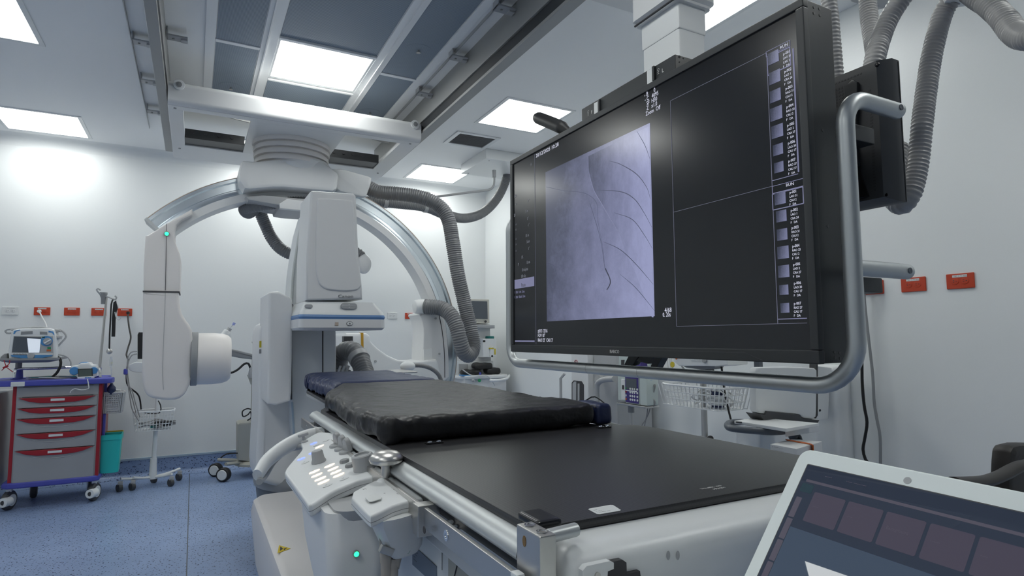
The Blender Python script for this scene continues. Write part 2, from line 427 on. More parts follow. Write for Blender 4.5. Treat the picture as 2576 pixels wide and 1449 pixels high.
# ---- laminar air screens
lam = thing('air_supply_screen', (.70, 3.2, CZ), 'large grey-blue perforated air supply field in the ceiling between the rails', 'ceiling air screen')
def scr(x0, x1, y0, y1):
    build(MB().box(x0, x1, y0, y1, CZ-.004, CZ+.002), 'perforated_panel', 'filter', lam)
ys = (.3, 1.53, 2.76, 3.99, 5.22)
for a, b in zip(ys, ys[1:]):
    scr(.06, .305, a+.02, b-.02); scr(1.09, 1.335, a+.02, b-.02)
scr(.405, .995, .3, 1.22); scr(.405, .995, 1.88, 3.76); scr(.405, .995, 4.44, 5.22)
f = MB()
for x0, x1 in ((0, .055), (.31, .40), (1.0, 1.085), (1.34, 1.395)): f.box(x0, x1, .25, 5.27, CZ-.010, CZ+.001, .002)
for x0, x1 in ((.335, .345), (1.04, 1.05)): f.box(x0, x1, .25, 5.27, CZ-.024, CZ-.009, .002)
for y in ys: f.box(.055, .31, y-.018, y+.018, CZ-.010, CZ+.001, .002).box(1.085, 1.34, y-.018, y+.018, CZ-.010, CZ+.001, .002)
for y in (1.2, 1.9, 3.77, 4.43): f.box(.4, 1.0, y-.012, y+.012, CZ-.018, CZ+.001, .002)
build(f, 'grid_frame', 'ceil', lam)
for x, y in ((.18, 4.72), (1.21, 4.75), (1.21, 3.55), (.18, 3.0)):
    g = build(MB().lathe((x, y, CZ-.003), (0, 0, -1), [(.085, 0), (.085, .002), (0, .003)], 28), 'access_disc', 'filter', lam)
    build(MB().cyl((x, y, CZ-.005), (x, y, CZ-.02), .006).cyl((x, y, CZ-.02), (x, y, CZ-.023), .014), 'screw', 'steel', g)
# ---- exhaust grille and ceiling box
v = thing('ceiling_vent', (2.235, 5.03, CZ), 'dark grey square louvred air grille in the ceiling below the right-hand light', 'air vent')
f = MB()
for a in ((2.02, 2.06, 4.83, 5.20), (2.41, 2.45, 4.83, 5.20), (2.06, 2.41, 4.83, 4.87), (2.06, 2.41, 5.16, 5.20)): f.box(*a, CZ-.010, CZ+.001, .003)
build(f, 'frame', 'white2', v)
build(MB().box(2.06, 2.41, 4.87, 5.16, CZ-.002, CZ+.001), 'backing', 'grey', v)
s = MB()
for k in range(17): s.obox((2.235, 4.88+k*.017, CZ-.005), (.35, .010, .0015), V(1, 0, 0), V(0, 1, .5))
build(s, 'louvres', 'midgrey', v)

# ---- ceiling rails with brackets
def rail(x0, x1, inner, label, clips):
    t = thing('ceiling_rail', ((x0+x1)/2, 2.2, CZ), label, 'ceiling rail', 'pair of ceiling rails of the arch')
    ins = x1 if inner > 0 else x0
    build(MB().box(x0, x1, -2.6, 5.72, 2.875, 2.895, .003).box(x0, x1, -2.6, 5.72, 2.97, CZ, .003).box(x0 if inner > 0 else x1-.018, x0+.018 if inner > 0 else x1, -2.6, 5.72, 2.89, 2.975), 'profile', 'railgrey', t)
    build(MB().box(x0+.012, x1-.012, -2.6, 5.70, 2.895, 2.968), 'channel', 'charcoal', t)
    build(MB().box(x0+.004, x1-.004, 5.715, 5.73, 2.88, 3.1, .003), 'end_cap', 'white', t)
    for (cx, cy) in clips:
        k = build(MB().box(cx-.055, cx+.055, cy-.035, cy+.035, 3.085, 3.095, .002).box(cx-.055, cx-.049, cy-.035, cy+.035, 3.085, CZ, .002).box(cx+.020, cx+.055, cy-.02, cy+.02, 3.075, 3.087, .002), 'bracket', 'midgrey', t)
        build(MB().cyl((cx-.02, cy, 3.086), (cx-.02, cy, 3.079), .007), 'bolt', 'railgrey', k)
L0, L1, R0, R1 = -.262, -.207, 1.505, 1.575
rail(L0, L1, 1, 'left grey ceiling rail running towards the back wall', [(L0-.07, y) for y in (2.9, 3.52, 4.14, 4.77, 5.4)]+[(L1+.06, 3.98)])
rail(R0, R1, -1, 'right grey ceiling rail running towards the back wall', [(R0-.06, y) for y in (2.15, 2.8, 3.45, 4.1)])
tr = MB()
tr.box(-.402, -.397, -2.5, 5.95, CZ-.02, CZ, .001)
build(tr, 'cable_channel', 'midgrey', None, 'thin grey cable channel on the ceiling left of the left rail', 'cable channel')
tr = MB(); tr.box(1.36+.06, 1.36+.067, -2.5, 4.9, CZ-.02, CZ, .001)
build(tr, 'cable_channel', 'midgrey', None, 'thin grey cable channel on the ceiling inside the right rail', 'cable channel')

# ---- wall outlets
def outlet(c, rt, matname, label, group, plug=None, n=(0, -1, 0)):
    c, rt, n = Vector(c), Vector(rt), Vector(n)
    t = thing('wall_outlet', c, label, 'outlet', group)
    up = V(0, 0, 1)
    build(MB().obox(c+n*.004, (.118, .072, .008), rt, up, .003), 'cover_plate', matname, t)
    for s in (-1, 1):
        q = c+rt*s*.021+n*.0085
        k = build(MB().lathe(q-n*.001, n, [(.0165, 0), (.0165, .0015), (.015, .0022), (0, .0022)], 20), 'socket', matname, t)
        sl = MB()
        for a, b in ((-.005, .004), (-.005, -.004), (.007, 0)): sl.obox(q+rt*a+up*b+n*.0013, (.006, .0022, .0008), rt, up)
        build(sl, 'slots', 'seam', k)
    build(MB().obox(c+up*.0235+n*.0085, (.062, .011, .001), rt, up), 'label_strip', 'label', t, 'white printed strip')
    textmesh([('CIRT  12  TR  ADO3', c+up*.0212-rt*.024+n*.0092, rt, up, .0045, 1.0)], 'label_text', 'ink', t)
    return t
zO = 1.555
for px, mt, lab in ((26, 'outwhite', 'white double outlet at the far left of the back wall'), (106, 'outred', 'red double outlet with a white plug, above the defibrillator'),
                (181, 'outred', 'red double outlet on the back wall, empty, left of the pole'), (249, 'outred', 'red double outlet partly behind the steel pole'),
                (314, 'outred', 'red double outlet with a black plug, next to the grey X-ray tube arm'), (987, 'outwhite', 'white double outlet on the back wall inside the white arch'), (1031, 'outred', 'red double outlet on the back wall inside the white arch')):
    p = at(px, 787, Y=WY); outlet((p.x, WY, zO), (1, 0, 0), mt, lab, 'wall outlets')
for px, py, lab in ((2417, 707, 'red double outlet on the right wall, rightmost of the row'), (2299, 716, 'red double outlet on the right wall with a worn white spot, second from the right'), (2196, 724, 'red double outlet on the right wall with two cords plugged in'), (2095, 733, 'red double outlet on the right wall almost hidden behind the monitor')):
    p = at(px, py, X=WX); outlet((WX, p.y, zO), (0, -1, 0), 'outred', lab, 'wall outlets', n=(-1, 0, 0))
# ================================================================== CEILING-HUNG ARCH (LATERAL C-ARM)
YA = 4.87
AC, AR = V(.66, YA, 1.21), 1.34
arch = thing('ceiling_arch', (.65, YA, CZ), 'white ceiling-hung X-ray arch with polished curved track, on a carriage between the ceiling rails', 'ceiling x-ray arch')
# carriage
c = MB()
x0, x1, z0, z1 = -.198, 1.492, 2.80, 2.955
prof = [(4.34, z1), (4.31, z1-.01), (4.295, z1-.04), (4.295, z0+.03), (4.305, z0+.008), (4.33, z0), (4.33, z0+.02), (4.36, z0+.03), (4.36, z1)]
c.loft([[V(x, y, z) for y, z in prof] for x in (x0, x1)])
build(c, 'carriage_front_cover', 'white', arch, sharp=50)
c = MB()
# underside deck made of panels around the two openings
for a in ((x0, x1, 4.33, 4.40), (x0, -.11, 4.40, 5.2), (x0, x1, 5.2, 5.6), (.30, .94, 4.40, 5.2), (1.36, x1, 4.40, 5.2)): c.box(*a, z0-.004, z0+.02, .002)
c.box(x0, x0+.02, 4.33, 5.6, z0, z1).box(x1-.02, x1, 4.33, 5.6, z0, z1).box(x0, x1, 5.585, 5.6, z0, z1-.02)
build(c, 'carriage_deck', 'white', arch)
c = MB()
for a in ((-.11, .30), (.94, 1.36)):
    c = MB(); c.box(a[0], a[1], 5.02, 5.05, z0+.005, z0+.075).box(a[0], a[1], 5.05, 5.2, z0+.005, z0+.015)
    bm_ = build(c, 'carriage_frame', 'charcoal', arch)
    build(MB().obox(((a[0]+a[1])/2, 4.72, z0+.13), (.5, .03, .012), V(1, .35, 0), V(0, 0, 1)), 'diagonal_brace', 'railgrey', arch)
for a in (-.06, .03, .12, .21, .98, 1.06, 1.14, 1.22): build(MB().cyl((a, 5.02, z0+.05), (a, 5.012, z0+.05), .012), 'frame_bolt', 'seam', bm_)
for x in (x0+.06, x1-.05):
    k = build(MB().cyl((x, 4.295, 2.925), (x, 4.285, 2.925), .034, n=28, bev=.003), 'roller_cap', 'white2', arch)
    build(MB().cyl((x, 4.286, 2.925), (x, 4.280, 2.925), .017).cyl((x, 4.282, 2.925), (x, 4.278, 2.925), .009), 'cap_screw', 'grey', k)
for x, y in ((x0+.04, 4.37), (x0+.05, 5.3), (1.43, 4.37), (1.43, 5.3)): build(MB().cyl((x, y, z0-.004), (x, y, z0-.008), .009), 'deck_screw', 'grey', arch)
# bearing
pr = [(.0, 0), (.285, 0)]; z = 0
for k in range(4): pr += [(.285-.006*k, z+.004), (.289-.006*k, z+.02), (.285-.006*k, z+.036), (.262-.006*k, z+.037), (.262-.006*k, z+.046)]; z += .047
pr += [(.255, z), (0, z)]
build(MB().lathe((.63, YA-.02, 2.80), (0, 0, -1), pr, 56), 'bearing_ring', 'cream', arch)
pv = [(608, 402), (642, 405), (700, 398), (760, 396), (810, 405), (832, 419), (855, 437), (847, 482), (789, 478), (700, 470), (617, 478), (602, 455), (600, 431)]
build(MB().pix(pv, 4.62, 5.16, .03, ch=1, k=.15), 'pivot_housing', 'white', arch)
build(MB().lathe((.66, 4.85, 2.66), (0, 0, -1), [(.25, 0), (.262, .02), (.25, .07), (.19, .13), (.1, .165), (0, .175)], 40), 'pivot_dome', 'white', arch)
build(MB().pix([(828, 424), (862, 424), (936, 445), (933, 464), (921, 497), (850, 480)], 4.74, 5.1, .02, ch=1, k=.1), 'motor_cover', 'white', arch)
build(MB().pix([(617, 494), (660, 490), (800, 503), (800, 535), (765, 530), (722, 527), (702, 523), (700, 516), (625, 503)], 4.68, 5.06, .012), 'track_clamp', 'midgrey', arch)
build(MB().pix([(703, 512), (722, 500), (790, 508), (790, 532), (722, 526), (704, 524)], 4.655, 4.70, .006), 'clamp_cover', 'white', arch)
# the curved track
a0, a1 = math.radians(137.1), math.radians(-22)
N = 90; ang = [a0+(a1-a0)*i/N for i in range(N+1)]
cen = [AC+V(math.cos(a), 0, math.sin(a))*(AR-.075) for a in ang]
ax = lambda i: (V(math.cos(ang[i]), 0, math.sin(ang[i])), V(0, 1, 0))
build(MB().sweep(cen, [(.070, -.09), (.070, .09), (-.055, .09), (-.055, -.09), (-.04, -.082), (-.015, -.082), (-.008, -.070), (.040, -.070), (.048, -.09)], ax), 'track', 'polish', arch)
build(MB().sweep(cen, [(.0745, -.092), (.0745, .092), (.069, .092), (.069, -.092)], ax), 'edge_strip', 'tan', arch)
build(MB().sweep(cen, [(-.054, -.095), (-.054, .095), (-.108, .095), (-.112, .06), (-.112, -.06), (-.108, -.095)], ax), 'inner_rim', 'white', arch)
ends = [ang[0]+.004, ang[0]-.012]
build(MB().sweep([AC+V(math.cos(a), 0, math.sin(a))*(AR-.075) for a in ends], [(.078, -.098), (.078, .098), (-.118, .098), (-.118, -.098)], lambda i: (V(math.cos(ends[i]), 0, math.sin(ends[i])), V(0, 1, 0))), 'track_end', 'alu', arch)
# X-ray tube arm
Yf = 4.70
low = [(360, 731), (359, 740), (359, 813), (356.6, 937), (360, 975), (366, 991), (379, 1001), (414.5, 1007), (448, 1005), (466, 991), (479, 962), (484, 900), (484, 837), (477, 818), (466, 804), (455, 785), (450, 760), (450, 742), (449, 731)]
upp = [(361, 733), (361, 672), (365.7, 593), (373, 591), (419, 562), (452, 543), (484, 525), (484, 540), (476, 545), (456, 554), (444, 566), (439, 585), (440, 606), (446, 622), (453, 640), (455, 655), (453, 735)]
ta = build(MB().pix(low, Yf, 5.02, .020, ch=1, k=.2, seg=4), 'tube_arm_lower', 'cream', arch, 'warm white lower half of the left arm')
build(MB().pix([(359, 731), (452, 733), (452, 736.5), (359, 734.5)], Yf-.003, 5.0), 'joint_line', 'seam', arch)
tu = build(MB().pix(upp, Yf+.01, 5.0, .012, ch=0), 'tube_arm_upper', 'cream', arch, 'warm white upper half of the left arm')
build(MB().tube([at(419, 563, Y=Yf-.0015), at(418, 640, Y=Yf+.007), at(416, 730, Y=Yf+.007)], .0018, 6), 'seam', 'seam', tu)
build(MB().tube([at(416, 736, Y=Yf-.001), at(413, 820, Y=Yf-.001), at(409, 930, Y=Yf-.001), at(411, 975, Y=Yf-.001), at(415, 1000, Y=Yf+.012)], .0016, 6, step=.03), 'seam', 'midgrey', ta)
q = at(419.5, 588.5, Y=Yf+.006)
k = build(MB().cyl(q, q-V(0, .010, 0), .017, n=24), 'lamp_ring', 'grey', tu); build(MB().lathe(q-V(0, .009, 0), (0, -1, 0), [(.013, 0), (.012, .004), (0, .007)], 20), 'status_lamp', 'led', k)
pc = at(482, 903, Y=4.84)
col_ = MB().lathe(V(pc.x-.005, 4.85, pc.z), (1, 0, 0), [(.15, 0), (.186, 0), (.19, .004), (.19, .038), (.186, .042), (.15, .042)], 44)
build(col_, 'rotation_collar', 'grey', arch)
build(MB().lathe(V(pc.x+.035, 4.85, pc.z), (1, 0, 0), [(.15, 0), (.182, 0), (.183, .10), (.178, .16), (.165, .196), (.145, .215), (0, .222)], 44), 'tube_head', 'cream', arch)
# detector arm on the right
det = [(1063, 905), (1066, 830), (1060, 802), (1052, 790), (1072, 782), (1096, 784), (1116, 788), (1124, 830), (1130, 890), (1132, 960), (1060, 960)]
da = build(MB().pix(det, 4.70, 5.0, .02, ch=1, k=.18), 'detector_arm', 'white', arch)
p0, p1 = at(1041, 772, Y=4.72), at(1070, 771, Y=4.72)
build(MB().cyl(p0, p1, .058, .062, n=28, bev=.02), 'hose_boss', 'white2', arch)
for a, b in ((1096, 801), (1105, 890)): q = at(a, b, Y=4.70); build(MB().cyl(q, q-V(0, .006, 0), .009), 'arm_screw', 'midgrey', da)
build(MB().tube([at(1103, 786, Y=4.699), at(1112, 830, Y=4.699), at(1118, 890, Y=4.699), at(1119, 950, Y=4.699)], .003, 6, step=.05), 'seam', 'seam', da)
build(MB().pix([(1066, 879), (1086, 877), (1089, 905), (1066, 907)], 4.694, 4.72, .004), 'small_cover', 'white2', da)
lat = [(866, 838), (922, 838), (931, 845), (934, 860), (950, 876), (974, 893), (1000, 905), (1030, 909), (1052, 909), (1102, 904), (1112, 960), (866, 960)]
ld = build(MB().pix(lat, 4.64, 5.02, .02, ch=1, k=.08), 'lateral_detector', 'white2', arch)
build(MB().pix([(908, 837), (914.5, 837), (915, 884), (909, 884)], 4.636, 4.7, .003), 'orange_band', mat('ochre_band', (.55, .30, .02), .5), ld)
build(MB().pix([(865, 846), (888, 846), (888, 866), (865, 866)], 4.634, 4.7, .003), 'display_window', 'charcoal', ld)
q = at(944, 909, Y=4.64); build(MB().cyl(q, q-V(0, .006, 0), .010), 'cover_screw', 'midgrey', ld)
# hoses of the arch
def hose(pts, r, name='hose', material='hose', parent=None, pitch=.018, amp=.07, label=None, n=14):
    P = [at(a, b, Y=y) for a, b, y in pts]
    return build(MB().tube(P, r, n, step=pitch/4.01, rib=(pitch, amp)), name, material, parent, label, sharp=60)
h1 = [(925, 472, 5.0), (955, 484, 4.95), (1000, 488, 4.9), (1055, 496, 4.85), (1100, 515, 4.8), (1127, 550, 4.75), (1139, 610, 4.72), (1152, 690, 4.7), (1168, 760, 4.7), (1184, 830, 4.66), (1190, 872, 4.62), (1180, 893, 4.55), (1166, 884, 4.5), (1157, 855, 4.48), (1148, 820, 4.5), (1132, 790, 4.55), (1108, 775, 4.62), (1068, 771, 4.70)]
hose(h1, .060, 'corrugated_hose', 'hose', arch, label='thick grey hose looping down to the right arm')
h2 = [(830, 520, 5.05), (880, 512, 5.15), (940, 507, 5.2), (1010, 513, 5.25), (1070, 521, 5.3), (1120, 540, 5.4), (1170, 549, 5.5), (1215, 535, 5.6), (1250, 500, 5.62), (1272, 455, 5.62), (1280, 415, 5.6)]
hh = hose(h2, .046, 'corrugated_hose', 'hose', arch, label='grey hose rising to the ceiling box')
s = MB()
for a, b, y in ((969, 509, 5.22), (1070, 521, 5.3)):
    q = at(a, b, Y=y); s.cyl(q-V(.018, 0, 0), q+V(.018, 0, 0), .053, n=20)
build(s, 'hose_clips', 'midgrey', hh)
h3 = [(800, 512, 4.78), (740, 509, 4.8), (680, 512, 4.82), (640, 518, 4.85), (617, 525, 4.95), (625, 535, 5.08), (648, 525, 5.15), (665, 560, 5.2), (683, 598, 5.2), (712, 630, 5.15), (760, 646, 5.1), (830, 640, 5.05), (880, 634, 5.0), (905, 642, 5.0), (914, 668, 5.0)]
hose(h3, .046, 'corrugated_hose', 'hose', arch, label='grey hose curling behind the detector tower')
q = at(915, 664, Y=4.98)
build(MB().sphere(q, .062, (1.0, 1, 1.35), 14), 'hose_end_cap', 'white', arch)
# overhead box and pipe
cb = thing('ceiling_junction_box', (2.72, 5.5, CZ), 'flat white box on the ceiling in the back corner with a pipe and hose', 'junction box')
build(MB().box(2.46, 3.0, 5.17, 5.80, 3.04, CZ, .006), 'cover', 'white2', cb)
s = MB()
for x, y in ((2.52, 5.23), (2.94, 5.23), (2.52, 5.74)): s.cyl((x, y, 3.04), (x, y, 3.037), .008)
build(s, 'screws', 'midgrey', cb)
gp = [at(1243, 432, Y=5.4), at(1243, 458, Y=5.4), at(1240, 470, Y=5.4), at(1228, 478, Y=5.42), at(1180, 484, Y=5.46), at(1120, 492, Y=5.5), at(1075, 498, Y=5.55)]
pp = build(MB().tube(gp, .012, 10, step=.03), 'pipe', 'midgrey', cb); build(MB().cyl(at(1243, 428, Y=5.4), at(1243, 446, Y=5.4), .02, n=16), 'gland', 'midgrey', pp)
q = at(1070, 494, Y=5.55); build(MB().lathe(q+V(0, 0, .04), (0, 0, -1), [(.0, 0), (.045, 0), (.045, .02), (.03, .06), (0, .06)], 20), 'pipe_end_cap', 'white', cb)

# ================================================================== FLOOR C-ARM
fa = thing('floor_c_arm', (.74, 4.1, 0), 'white floor-mounted C-arm with a flat square X-ray detector over the patient table', 'c-arm x-ray machine')
YD = 3.22
# detector tower
tw = [(781, 482), (786, 479), (890, 486), (896, 492), (903, 640), (912, 725), (913, 753), (769, 756), (771, 640)]
t_ = build(MB().pix(tw, YD, YD+.34, .014, ch=0, seg=3), 'detector_tower', 'white', fa)
inn = [(797, 503), (801, 497), (884, 502), (891, 508), (897, 640), (910, 712), (908, 722), (897, 731), (860, 733), (818, 728), (803, 715), (795, 690), (793, 640)]
build(MB().pix(inn, YD-.008, YD+.05, .008, ch=2, k=.2, seg=3), 'front_panel', 'white', t_)
q = at(850, 749, Y=YD-.0015); textmesh([('Canon', q, (1, 0, .035), (0, 0, 1), .0175, 1.25)], 'maker_name', 'grey', t_, .0012)
b0, b1, ps = (752, 793), (968, 785), YD
hx0, hx1 = at(752, 800, Y=YD).x, at(969.5, 800, Y=YD).x
zt = at(860, 786, Y=YD).z
tx0, tx1 = at(768, 757, Y=YD).x, at(947, 765, Y=YD).x
def rr(x0, x1, y0, y1, z, r, n=5):
    out = []
    for cx, cy, a in ((x1-r, y1-r, 0), (x0+r, y1-r, 90), (x0+r, y0+r, 180), (x1-r, y0+r, 270)):
        for i in range(n+1): t = math.radians(a+90*i/n); out.append(V(cx+r*math.cos(t), cy+r*math.sin(t), z))
    return out
za, zb_, zc, zd, ze = at(860, 759, Y=YD).z, at(860, 786, Y=YD).z, at(860, 792, Y=YD).z, at(860, 803, Y=YD).z, at(860, 830, Y=YD).z
hs = build(MB().loft([rr(tx0, tx1, YD+.02, YD+.42, za, .02), rr(tx0-.003, tx1+.003, YD+.015, YD+.425, za-.01, .025), rr(hx0+.006, hx1-.008, YD-.002, YD+.46, zb_+.003, .03), rr(hx0+.003, hx1-.003, YD-.006, YD+.465, zc, .03)]), 'detector_cover', 'white2', fa)
build(MB().loft([rr(hx0+.002, hx1-.002, YD-.008, YD+.47, zc, .03), rr(hx0-.002, hx1+.002, YD-.012, YD+.474, (zc+zd)/2, .03), rr(hx0+.002, hx1-.002, YD-.008, YD+.47, zd, .03)]), 'collision_band', 'blue', fa, 'blue rubber band round the detector')
fp = build(MB().loft([rr(hx0, hx1, YD-.01, YD+.47, zd, .03), rr(hx0, hx1, YD-.01, YD+.47, ze+.012, .03), rr(hx0+.01, hx1-.01, YD, YD+.46, ze, .03)]), 'detector_plate', 'white', fa)
def oval(c, a, b, n, up, th=.002, seg=20):
    rt = Vector(up).cross(Vector(n)).normalized(); up = Vector(up); n = Vector(n)
    return [Vector(c)+rt*a*math.cos(2*math.pi*i/seg)+up*b*math.sin(2*math.pi*i/seg) for i in range(seg)]
def stadium(c, a, b, n, up, seg=8):
    n = Vector(n); rt = Vector(up).cross(n).normalized(); up = Vector(up); c = Vector(c); o = []
    for s, st in ((1, -90), (-1, 90)):
        for i in range(seg+1): t = math.radians(st+180*i/seg); o.append(c+rt*(s*(a-b)+b*math.cos(t))+up*b*math.sin(t))
    return o
q = at(877, 770, Y=YD+.004); kk = build(MB().prism(stadium(q, .043, .016, (0, -1, 0), (0, 0, 1)), V(0, -.012, 0), .003), 'rocker_button', 'midgrey', hs)
build(MB().box(q.x-.036, q.x+.036, q.y-.0135, q.y-.0115, q.z-.0008, q.z+.0008).prism([q+V(0, -.0135, .010), q+V(.004, -.0135, .005), q+V(-.004, -.0135, .005)], V(0, .001, 0)).prism([q+V(0, -.0135, -.010), q+V(.004, -.0135, -.005), q+V(-.004, -.0135, -.005)], V(0, .001, 0)), 'arrows', 'white2', kk)
q = at(776, 770, Y=YD+.004); build(MB().prism(stadium(q, .020, .009, (0, -1, 0), (0, 0, 1)), V(0, -.008, 0), .002), 'side_button', 'midgrey', hs)
q = at(879.5, 814, Y=YD-.01); kk = build(MB().prism(oval(q, .017, .012, (0, -1, 0), (0, 0, 1)), V(0, -.003, 0)), 'badge', 'ink', fp)
kk2 = build(MB().prism(oval(q+V(0, -.003, 0), .0145, .0095, (0, -1, 0), (0, 0, 1)), V(0, -.001, 0)), 'badge_face', 'white2', kk)
build(MB().prism([q+V(-.006, -.0045, -.004), q+V(.006, -.0045, -.004), q+V(0, -.0045, .006)], V(0, -.0006, 0)), 'badge_mark', 'ink', fp)
q = at(847, 815, Y=YD-.01); build(MB().box(q.x-.009, q.x+.009, q.y-.002, q.y, q.z-.009, q.z+.009), 'grid_symbol', 'tan', fp)
# curved arm seen from its end
arm = [(768, 532), (776, 522), (800, 512), (846, 512), (846, 1130), (739, 1130), (734, 1020), (731, 854), (733, 750), (737, 690), (744, 639), (754, 580)]
ca = build(MB().pix(arm[:], 3.72, 4.02, .012, ch=1, k=.06), 'c_arm', mat('c_arm_side_grey', (.64, .675, .70), .38), fa)
ed = [at(a, b, Y=3.715) for a, b in ((767, 532), (754, 580), (744, 639), (737, 690), (733, 752))]
build(MB().tube(ed, .006, 8, step=.02), 'edge_trim', 'alu', ca)
build(MB().tube([at(735, 765, Y=3.712), at(732, 860, Y=3.712), at(733, 1005, Y=3.712)], .0045, 8), 'edge_slot', 'seam', ca)
build(MB().tube([at(735, 1012, Y=3.712), at(738, 1060, Y=3.712), at(741, 1125, Y=3.712)], .006, 8), 'edge_strip', 'skyedge', ca)
build(MB().tube([at(812, 830, Y=3.718), at(812, 960, Y=3.718)], .0035, 8), 'slot', 'seam', ca)
build(MB().pix([(756, 585), (762, 545), (765, 640), (757, 645)], 3.70, 3.74, .004), 'side_window', 'white', ca)
build(MB().pix([(676, 738), (681, 734), (700, 732), (737, 752), (733, 1008), (694, 1020), (672, 1016)], 3.50, 3.98, .014, ch=1, k=.08, seg=3), 'arm_drive_housing', 'white', fa)
bc = build(MB().pix([(652, 832), (660, 816), (680, 804), (760, 800), (846, 812), (846, 1235), (744, 1240), (646, 1212), (643, 1180), (650, 1040)], 3.86, 4.36, .04, ch=1, k=.06, seg=3), 'support_column', 'white', fa)
q = at(656, 866, Y=3.858)
build(MB().box(q.x-.008, q.x+.006, q.y-.003, q.y, q.z-.02, q.z+.02), 'yellow_warning_label', 'yellow', bc); build(MB().box(q.x-.008, q.x+.006, q.y-.003, q.y, q.z-.055, q.z-.03), 'grey_label', 'grey', bc)
# turntable and floor arm
bs = build(MB().lathe((.76, 4.15, 0), (0, 0, 1), [(0, 0), (.33, 0), (.335, .02), (.36, .05), (.37, .25), (.385, .38), (.38, .40), (0, .40)], 60), 'base_shell', 'slate', fa)
build(MB().lathe((.76, 4.15, 0), (0, 0, 1), [(0, .39), (.395, .39), (.40, .41), (.40, .44), (.385, .465), (.35, .48), (0, .48)], 60), 'base_ring', 'grey', fa)
build(MB().lathe((.76, 4.15, 0), (0, 0, 1), [(.34, .47), (.345, .50), (.30, .53), (.2, .60), (0, .62)], 60), 'base_top', 'white', fa)
fl = []
for z, x0, x1, y0, y1, r in ((0.0, .36, .98, 1.95, 3.80, .05), (.04, .35, .98, 1.92, 3.80, .05), (.34, .315, .97, 2.0, 3.78, .06), (.40, .325, .95, 2.03, 3.76, .06), (.42, .35, .92, 2.08, 3.74, .06)): fl.append(rr(x0, x1, y0, y1, z, r, 6))
ff = build(MB().loft(fl), 'floor_arm_cover', 'cream', fa, 'warm white floor arm cover')
tri = [at(a, b, Z=.421) for a, b in ((702, 1372), (698, 1392), (731, 1380))]
k = build(MB().prism(tri, V(0, 0, .001)), 'warning_triangle', mat('warning_yellow', (.70, .52, .02), .4), ff)
c0 = (tri[0]+tri[1]+tri[2])/3
build(MB().prism([c0+(p-c0)*.9+V(0, 0, .0012) for p in tri], V(0, 0, .0004)).bm if False else MB().prism([c0+(tri[0]-c0)*.62+V(0, 0, .0012), c0+(tri[1]-c0)*.5+V(0, 0, .0012), c0+(tri[2]-c0)*.1+V(0, 0, .0012)], V(0, 0, .0004)).prism([c0+(tri[2]-c0)*.15+V(0, 0, .0012), c0+(tri[2]-c0)*.5+V(.004, .01, .0012), c0+(tri[2]-c0)*.45+V(-.01, -.02, .0012)], V(0, 0, .0004)), 'warning_symbol', 'seam', k)
# hose beside the column and its clamp
h4 = [(852, 930, 3.95), (853, 905, 3.92), (864, 886, 3.88), (882, 881, 3.82), (898, 892, 3.76), (908, 912, 3.70), (917, 940, 3.62), (928, 975, 3.5)]
hq = hose(h4, .056, 'corrugated_hose', 'hose', fa, pitch=.026, label='thick grey hose bent over beside the column', n=18)
q, q2 = at(892, 898, Y=3.745), at(907, 892, Y=3.73)
d = (at(904, 905, Y=3.72)-at(893, 884, Y=3.78)).normalized(); c_ = at(903, 901, Y=3.73)
build(MB().cyl(c_-d*.02, c_+d*.02, .064, n=28), 'hose_collar', 'midgrey', hq)
for a in (852, 862, 873): build(MB().tube([at(a, 962, Y=3.68), at(a-1, 935, Y=3.68), at(a+5, 920, Y=3.68)], .007, 8), 'bracket_rod', 'midgrey', fa)
s = MB(); s.box(at(846, 940, Y=3.8).x, at(880, 940, Y=3.8).x, 3.75, 3.85, at(860, 965, Y=3.8).z, at(860, 930, Y=3.8).z, .01)
build(s, 'hose_bracket', 'grey', fa)
# small boss and thin hose lying right of the table head
q0, q1 = at(1008, 922, Y=3.9), at(1043, 921, Y=3.9)
sb = build(MB().sphere((q0+q1)/2, .042, (1.25, .9, .8), 12), 'cable_boss', 'white2', arch)
build(MB().tube([at(a, b, Y=y) for a, b, y in ((1038, 919, 3.9), (1062, 920, 3.9), (1086, 928, 3.9), (1104, 944, 3.9), (1112, 968, 3.9), (1113, 1000, 3.9))], .014, 12, step=.004, rib=(.012, .06)), 'thin_hose', 'hose', arch)
build(MB().pix([(934, 939), (1048, 934), (1052, 938), (936, 943)], 3.6, 3.9, .004), 'cassette_edge', 'steel', fa)
# ================================================================== PATIENT TABLE
tb = thing('patient_table', (.75, 1.6, 0), 'long black carbon-fibre patient table with silver edge rail on a white pedestal', 'patient table')
def flatpoly(pts, z0, z1, r=0.0, ch=0, k=.2, seg=2):
    P = [V(a, b, z0) for a, b in pts]
    if ch: P = chaikin(P, ch, k)
    return MB().prism(P, V(0, 0, z1-z0), r, seg)
TZ = 1.05
bp = [(.404, .704), (1.115, .704), (1.135, .72), (1.135, 1.30), (1.125, 1.36), (1.08, 1.40), (1.03, 1.44), (1.0, 1.52), (.98, 3.30), (.93, 3.40), (.57, 3.40), (.492, 3.06), (.47, 2.35), (.44, 2.29), (.404, 2.20)]
board = build(flatpoly(bp, TZ-.0125, TZ, .002, ch=0), 'tabletop', 'carbon', tb, 'black carbon weave tabletop')
build(flatpoly([(.485, 2.2), (.98, 2.2), (.975, 3.28), (.92, 3.38), (.575, 3.38), (.488, 3.04)], TZ-.03, TZ-.014, .004), 'head_section_underside', 'midgrey', tb)
